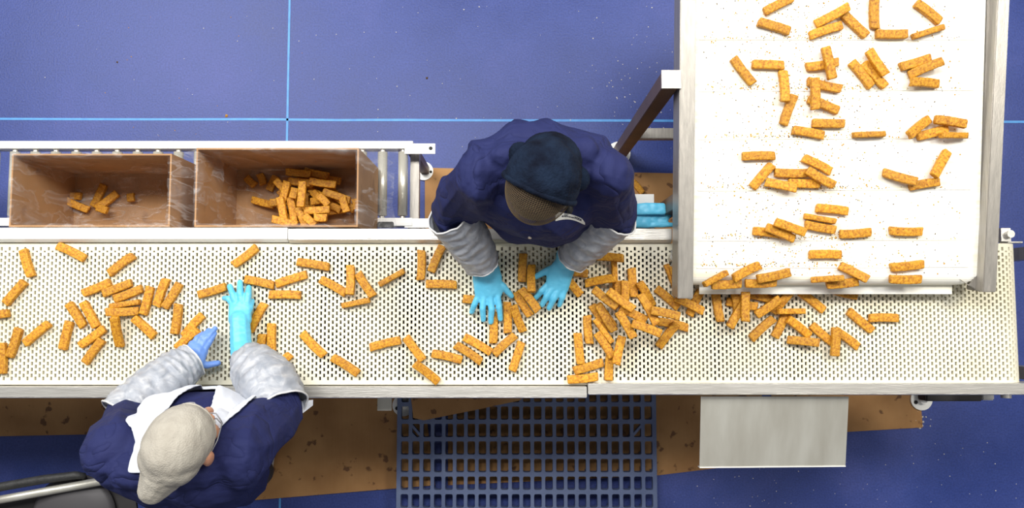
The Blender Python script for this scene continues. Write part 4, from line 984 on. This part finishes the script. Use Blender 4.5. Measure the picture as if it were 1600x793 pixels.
    fs = [FG((857, 444, .936, .0105), (846, 454, .936, .0100), (837, 465, .918, .0086)), FG((863, 450, .938, .0108), (854, 463, .937, .0102), (847, 476, .920, .0088)),
          FG((873, 452, .938, .0108), (865, 467, .937, .0102), (858, 481, .920, .0088)), FG((882, 450, .936, .0105), (879, 464, .935, .0098), (874, 476, .918, .0085)),
          FG((866, 418, .948, .0135), (852, 424, .940, .0112), (837, 432, .924, .0090))]
    cuff = [('c', P(886, 398, .980), .033, P(880, 412, .958), .026)]
    gl = link('glove', blob('glove', hand_parts(palm, fs) + cuff, .0026, 3, lambda p: .0007 * noise.noise(p * 90)), glove_mat, e, True)
    # name patch on the chest: curved strip laid over the coat
    dep = bpy.context.evaluated_depsgraph_get(); nu_, nv_ = 24, 8; vs = []
    import mathutils
    bvh = mathutils.bvhtree.BVHTree.FromPolygons([tuple(v.co + e.location) for v in coat.data.vertices], [tuple(p_.vertices) for p_ in coat.data.polygons])
    for i in range(nu_ + 1):
        t = i / nu_; cx = 868 + 46 * t; top_ = 331 + 9 * t * t * 1.3; botm = 345 - 4 * math.sin(t * math.pi) + 6.5 * t ** 2
        if t > .9: top_ += (t - .9) * 45
        for j in range(nv_ + 1):
            py = top_ + (botm - top_) * j / nv_; w0 = P(cx, py, 1.25)
            hit = bvh.ray_cast(Vector((w0.x, w0.y, 1.6)), Vector((0, 0, -1))); z = (hit[0].z if hit[0] else 1.2) + .004
            w1 = P(cx, py, z); hit = bvh.ray_cast(Vector((w1.x, w1.y, 1.6)), Vector((0, 0, -1))); vs.append((w1.x, w1.y, (hit[0].z if hit[0] else z) + .003))
    m = MB(); m.add(vs, [(i * (nv_ + 1) + j, (i + 1) * (nv_ + 1) + j, (i + 1) * (nv_ + 1) + j + 1, i * (nv_ + 1) + j + 1) for i in range(nu_) for j in range(nv_)])
    pt_ = m.obj('name_patch', tag_mat, e, smooth=True); r = random.Random(5); m = MB()
    def onp(t, s_):
        i = min(max(t, 0), .999) * nu_; j = min(max(s_, 0), .999) * nv_; i0, j0 = int(i), int(j); q00 = Vector(vs[i0 * (nv_ + 1) + j0]); q11 = Vector(vs[(i0 + 1) * (nv_ + 1) + j0 + 1]); q10 = Vector(vs[(i0 + 1) * (nv_ + 1) + j0]); q01 = Vector(vs[i0 * (nv_ + 1) + j0 + 1]); fi, fj = i - i0, j - j0
        return (q00 * (1 - fi) + q10 * fi) * (1 - fj) + (q01 * (1 - fi) + q11 * fi) * fj + Vector((0, 0, .0008))
    for row, ta, tb in ((.30, .66, .88), (.52, .22, .86)):
        t = ta
        while t < tb:
            w2 = r.uniform(.018, .03); m.tube([onp(t, row + r.uniform(-.05, .1)), onp(t + w2 * .4, row - r.uniform(.05, .16)), onp(t + w2, row + r.uniform(0, .12))], .0006, 6); t += w2 * 1.15
    m.obj('lettering', ink_mat, pt_)
    w0 = P(888, 332, 1.28); hit = bvh.ray_cast(Vector((w0.x, w0.y, 1.7)), Vector((0, 0, -1)))
    if hit[0]: m = MB(); m.tube([hit[0] + Vector((0, .03, .02)), hit[0] + Vector((0, .012, .012)), hit[0] + Vector((0, 0, .010)), hit[0] + Vector((0, -.008, .008))], [.003, .0085, .0095, .005], 14); m.obj('cord_stopper', black_rubber, e, smooth=True)
    # coat snap
    w0 = P(826, 378, 1.1); hit = bvh.ray_cast(Vector((w0.x, w0.y, 1.6)), Vector((0, 0, -1)))
    if hit[0]: m = MB(); m.cyl(hit[0], hit[0] + hit[1] * .003, .005, n=16); m.obj('snap_button', steel, e)
build_hooded()

# ---- grey-capped worker in front of the belt (faces up the photo, +y)
def build_capped():
    cx, cy = -.835, -.37
    e = empty('person', (cx - .25, -.65, .005), 'person in navy coat, beige mesh cap, white apron and long cyan glove, lower left', 'person')
    shL, elL, wrL = Vector((-.985, -.350, 1.36)), P(198, 645, 1.13), P(296, 566, .985)
    shR, elR, wrR = Vector((-.685, -.365, 1.36)), P(434, 628, 1.13), P(385, 558, 1.00)
    Mh = frame(Vector((-.768, -.312, 1.48)), (.38, .80, -.56), 0) @ Matrix.Scale(.93, 4)
    parts = head_parts(Mh) + [('c', Mh @ Vector((0, -.03, -.06)), .055, Vector((cx, -.385, 1.37)), .060),
        ('e', Vector((cx, -.38, 1.29)), (.145, .075, .115)), ('e', Vector((cx - .04, -.395, 1.14)), (.13, .095, .17)), ('e', Vector((cx - .11, -.49, .94)), (.130, .095, .13)),
        ('c', shL, .045, elL, .036), ('c', elL, .036, wrL, .027), ('c', shR, .045, elR, .036), ('c', elR, .036, wrR, .027),
        ('c', Vector((cx - .13, -.51, .93)), .085, Vector((cx - .235, -.55, .84)), .066), ('c', Vector((cx - .235, -.55, .84)), .066, Vector((cx - .295, -.60, .48)), .056), ('c', Vector((cx - .295, -.60, .48)), .052, Vector((cx - .345, -.67, .10)), .038),
        ('c', Vector((cx - .085, -.55, .84)), .066, Vector((cx - .15, -.60, .48)), .056), ('c', Vector((cx - .15, -.60, .48)), .052, Vector((cx - .20, -.67, .10)), .038)]
    link('body', blob('body', parts, .0045, 3), skin_mat, e, True); eyes(Mh, e)
    cp = [('e', Vector((cx, -.385, 1.325)), (.210, .125, .12)), ('e', Vector((cx - .01, -.375, 1.22)), (.200, .150, .17)), ('e', Vector((cx - .03, -.385, 1.12)), (.180, .150, .15)), ('e', Vector((cx - .10, -.47, .98)), (.185, .140, .20)),
          ('h', [(Vector((cx - .20, -.50, .95)), .10), (Vector((cx - .02, -.50, .95)), .10), (Vector((cx - .22, -.54, .78)), .10), (Vector((cx - .05, -.54, .78)), .10)]),
          ('c', shL, .085, elL + Vector((0, -.02, 0)), .073), ('c', shR, .088, elR + Vector((0, -.02, 0)), .076), ('c', elR, .070, elR.lerp(wrR, .10), .064), ('c', elL, .066, elL.lerp(wrL, .10), .060),
          ('c', Vector((cx - .09, -.39, 1.41)), .05, Vector((cx + .09, -.39, 1.41)), .05)]
    cme = blob('coat', cp, .0055, 3, folds(.018, 9, ((1, .25, .5), (.5, 1, .3)), 9)); coat = link('coat', cme, coat_mat, e, True)
    for s_ in (-.145, 0):
        link('trouser_leg', blob('trouser_leg', [('c', Vector((cx + s_ - .088, -.55, .86)), .095, Vector((cx + s_ - .15, -.60, .48)), .076), ('c', Vector((cx + s_ - .15, -.60, .48)), .076, Vector((cx + s_ - .20, -.67, .10)), .060)], .008, 3), trouser_mat, e, True)
        b_ = Vector((cx + s_ - .20, -.675, 0))
        link('boot', blob('boot', [('c', b_ + Vector((0, 0, .13)), .052, b_ + Vector((0, 0, .062)), .048), ('h', [(b_ + Vector((0, -.01, .052)), .038), (b_ + Vector((.02, .14, .047)), .034), (b_ + Vector((.008, .17, .043)), .030), (b_ + Vector((.032, .17, .043)), .030)])], .006, 3), boot_mat, e, True)
    # apron: front panel, bib and neck straps
    ap = blob('apron', [('e', Vector((cx, -.385, 1.325)), (.205, .130, .126)), ('e', Vector((cx - .01, -.375, 1.22)), (.198, .160, .176)), ('e', Vector((cx - .03, -.385, 1.12)), (.183, .160, .156)), ('e', Vector((cx - .10, -.465, .98)), (.185, .150, .20)),
                        ('h', [(Vector((cx - .20, -.49, .95)), .102), (Vector((cx - .02, -.49, .95)), .102), (Vector((cx - .22, -.52, .78)), .10), (Vector((cx - .05, -.52, .78)), .10)]),
                        ('c', shL, .086, elL + Vector((0, -.02, 0)), .074), ('c', shR, .089, elR + Vector((0, -.02, 0)), .077), ('c', Vector((cx - .09, -.39, 1.41)), .056, Vector((cx + .09, -.39, 1.41)), .056)], .004, 3, lambda p: folds(.018, 9, ((1, .25, .5), (.5, 1, .3)), 9)(p) + .007)
    bm = bmesh.new(); bm.from_mesh(ap)
    cc = P(309, 632, 1.28)
    def keep(v):
        x, y, z = v.x - cx, v.y, v.z
        if z < 1.15: return y > -.385 and -.19 < x < .13
        if ((x - (cc.x - cx)) / .050) ** 2 + ((y - cc.y + .012) / .066) ** 2 < 1: return False
        lb = -.142 + .077 * min(1, max(0, (-.25 - y) / .07))
        return lb < x < .142 + min(0, y + .25) * .55 and y > -.385
    bmesh.ops.delete(bm, geom=[f for f in bm.faces if not keep(f.calc_center_median())], context='FACES')
    bmesh.ops.delete(bm, geom=[v for v in bm.verts if not v.link_faces], context='VERTS')
    for _ in range(4):                                       # relax the cut edge
        bv = [v for v in bm.verts if v.is_boundary]; new = {}
        for v in bv:
            nb = [ed.other_vert(v).co for ed in v.link_edges if ed.is_boundary]
            if len(nb) == 2: new[v] = v.co * .4 + (nb[0] + nb[1]) * .3
        for v, c_ in new.items(): v.co = c_
    bm.to_mesh(ap); bm.free(); ao = link('apron', ap, apron_mat, e, True); md = ao.modifiers.new('s', 'SOLIDIFY'); md.thickness = .002
    m = MB(); q0, q1 = P(458, 640, 1.12), P(482, 634, 1.10); m.hexa([q0 + Vector((0, -.03, -.002)), q1 + Vector((0, -.004, -.05)), q1 + Vector((0, .012, -.05)), q0 + Vector((0, .022, -.002))], [q0 + Vector((0, -.03, 0)), q1 + Vector((0, -.004, -.048)), q1 + Vector((0, .012, -.048)), q0 + Vector((0, .022, 0))]); m.obj('apron_tie', apron_mat, e)
    R3 = Mh.to_3x3(); T = lambda *v: Mh @ Vector(v)
    link('hair', blob('hair', [('e', T(0, -.016, .026), (.0775, .094, .083), R3)], .004, 2), hair_mat, e, True)
    cap = blob('mesh_cap', [('e', T(0, -.014, .030), (.080, .098, .084), R3), ('e', T(0, -.050, .010), (.074, .070, .072), R3), ('c', T(0, -.080, -.01), .050, T(-.006, -.122, -.045), .032)], .0035, 3,
               lambda p: .003 * noise.noise(p * 26) + .0022 * (.5 - abs(noise.noise(Vector((p.x * 60, p.y * 18, p.z * 60))))))
    bm = bmesh.new(); bm.from_mesh(cap)
    bmesh.ops.bisect_plane(bm, geom=bm.verts[:] + bm.edges[:] + bm.faces[:], plane_co=T(0, .058, .03), plane_no=(R3 @ Vector((0, .82, -.57))).normalized(), clear_outer=True); bm.to_mesh(cap); bm.free()
    co = link('mesh_cap', cap, bouffant_mat, e, True); md = co.modifiers.new('s', 'SOLIDIFY'); md.thickness = .002; md.offset = -1
    # elastic edge follows the cut rim
    no = (R3 @ Vector((0, .82, -.57))).normalized(); pc = T(0, .058, .03); rim_pts = [v.co.copy() + e.location for v in cap.vertices if abs((v.co + e.location - pc).dot(no)) < 1e-4]
    if len(rim_pts) > 10:
        cen = sum(rim_pts, Vector()) / len(rim_pts); a_ = no.orthogonal().normalized(); b_ = no.cross(a_); rim_pts.sort(key=lambda q: math.atan2((q - cen).dot(b_), (q - cen).dot(a_)))
        rp_ = rim_pts[::4]; m = MB(); m.tube(rp_, .0028, 8, closed=True); m.obj('cap_elastic', bouffant_mat, e, smooth=True)
    # glasses
    g = MB()
    for s_ in (-1, 1):
        g.tube([T(s_ * .031 + .024 * math.cos(t), .094 - .010 * abs(math.cos(t)) , -.004 + .019 * math.sin(t)) for t in [2 * math.pi * k / 24 for k in range(24)]], .0016, 8, closed=True)
        g.tube([T(s_ * .055, .084, .002), T(s_ * .070, .04, .0), T(s_ * .075, -.0, .0)], .0016, 8)
    g.tube([T(-.008, .092, .002), T(0, .096, .005), T(.008, .092, .002)], .0016, 8)
    g.obj('safety_glasses', mat('glasses_frame', (.25, .25, .27), .3), e, smooth=True)
    # sleeves
    sleeve('sleeve_cover', [elL + Vector((-.01, -.012, .006)), elL.lerp(wrL, .4) + Vector((0, .005, .010)), elL.lerp(wrL, .8) + Vector((0, .004, .008)), wrL + Vector((.012, .008, .002))], [.070, .064, .062, .047], e, .007, 2.2, .3)
    sleeve('sleeve_cover', [elR + Vector((.008, -.022, .010)), elR.lerp(wrR, .35) + Vector((.012, .0, .012)), elR.lerp(wrR, .75) + Vector((.006, .0, .010)), P(390, 583, 1.03)], [.078, .080, .070, .055], e, .008, 7.7, .3)
    # long cyan gauntlet on his right hand
    palm = [(P(366, 500, .955), .017), (P(384, 500, .957), .017), (P(364, 478, .940), .0125), (P(387, 474, .940), .013), (P(376, 475, .942), .014)]
    fs = [FG((366, 474, .942, .0105), (360, 462, .938, .0098), (351, 446, .920, .0085)) if False else FG((365, 476, .940, .0100), (357, 466, .934, .0092), (350, 466, .920, .0082)),
          FG((369, 472, .942, .0105), (363, 458, .940, .0100), (359, 447, .920, .0088)), FG((377, 470, .944, .0108), (375, 455, .942, .0102), (375, 441, .920, .0090)), FG((386, 472, .944, .0108), (388, 458, .940, .0102), (389, 449, .920, .0090)),
          FG((384, 492, .948, .013), (391, 480, .940, .0105), (394, 470, .926, .0088))]
    arm = [('c', P(375, 500, .958), .030, P(377, 540, .985), .032), ('c', P(377, 540, .985), .032, P(386, 580, 1.02), .044)]
    link('glove', blob('glove', hand_parts(palm, fs) + arm, .0026, 3, lambda p: .0010 * noise.noise(p * 60) + .0015 * (.5 - abs(noise.noise(Vector((p.x * 30, p.y * 70, p.z * 20)))))), glove_mat, e, True)
    # short periwinkle glove on his left hand, fingers together, thumb out
    palm = [(P(297, 556, .975), .018), (P(309, 568, .972), .018), (P(301, 538, .958), .014), (P(318, 548, .955), .014), (P(310, 545, .966), .015)]
    fs = [FG((302, 540, .958, .0100), (308, 528, .952, .0094), (317, 521, .936, .0082)), FG((308, 540, .960, .0105), (316, 526, .955, .0098), (326, 516, .938, .0086)), FG((314, 543, .960, .0105), (323, 528, .955, .0100), (336, 513, .936, .0088)),
          FG((319, 547, .956, .0100), (327, 534, .952, .0096), (335, 521, .938, .0085)), FG((312, 568, .966, .0130), (324, 570, .954, .0110), (341, 567, .938, .0092))]
    cuff = [('c', P(291, 566, .990), .030, P(301, 557, .976), .025)]
    link('glove', blob('glove', hand_parts(palm, fs) + cuff, .0026, 2, lambda p: .0009 * noise.noise(p * 110)), glove_violet, e, True)
    # name patch on the apron bib (left chest)
    import mathutils
    bvh = mathutils.bvhtree.BVHTree.FromPolygons([tuple(v.co + e.location) for v in ao.data.vertices], [tuple(p_.vertices) for p_ in ao.data.polygons]); vs = []; k = 8
    c4 = [(240, 626), (277, 617), (279, 629), (243, 640)]
    for i in range(k + 1):
        for j in range(k + 1):
            t, s_ = i / k, j / k; x = (c4[0][0] * (1 - t) + c4[1][0] * t) * (1 - s_) + (c4[3][0] * (1 - t) + c4[2][0] * t) * s_; y = (c4[0][1] * (1 - t) + c4[1][1] * t) * (1 - s_) + (c4[3][1] * (1 - t) + c4[2][1] * t) * s_
            w0 = P(x, y, 1.3); d_ = ray(x, y); hit = bvh.ray_cast(Vector((0, 0, H)), d_.normalized()); q_ = hit[0] + Vector((0, 0, .003)) if hit[0] else w0
            vs.append(q_)
    if max((v.z for v in vs)) - min(v.z for v in vs) < .12:
        m = MB(); m.add(vs, [(i * (k + 1) + j, (i + 1) * (k + 1) + j, (i + 1) * (k + 1) + j + 1, i * (k + 1) + j + 1) for i in range(k) for j in range(k)]); pt_ = m.obj('name_patch', tag_mat, e, smooth=True)
        c_ = Vector(vs[6 * (k + 1) + 5]) + Vector((0, 0, .001)); m = MB(); m.tube([c_ + Vector((-.005, .004, 0)), c_ + Vector((.002, .0, 0)), c_ + Vector((-.003, -.005, 0))], .0009, 6); m.obj('lettering', ink_mat, pt_)
    else: print('patch skipped')
build_capped()
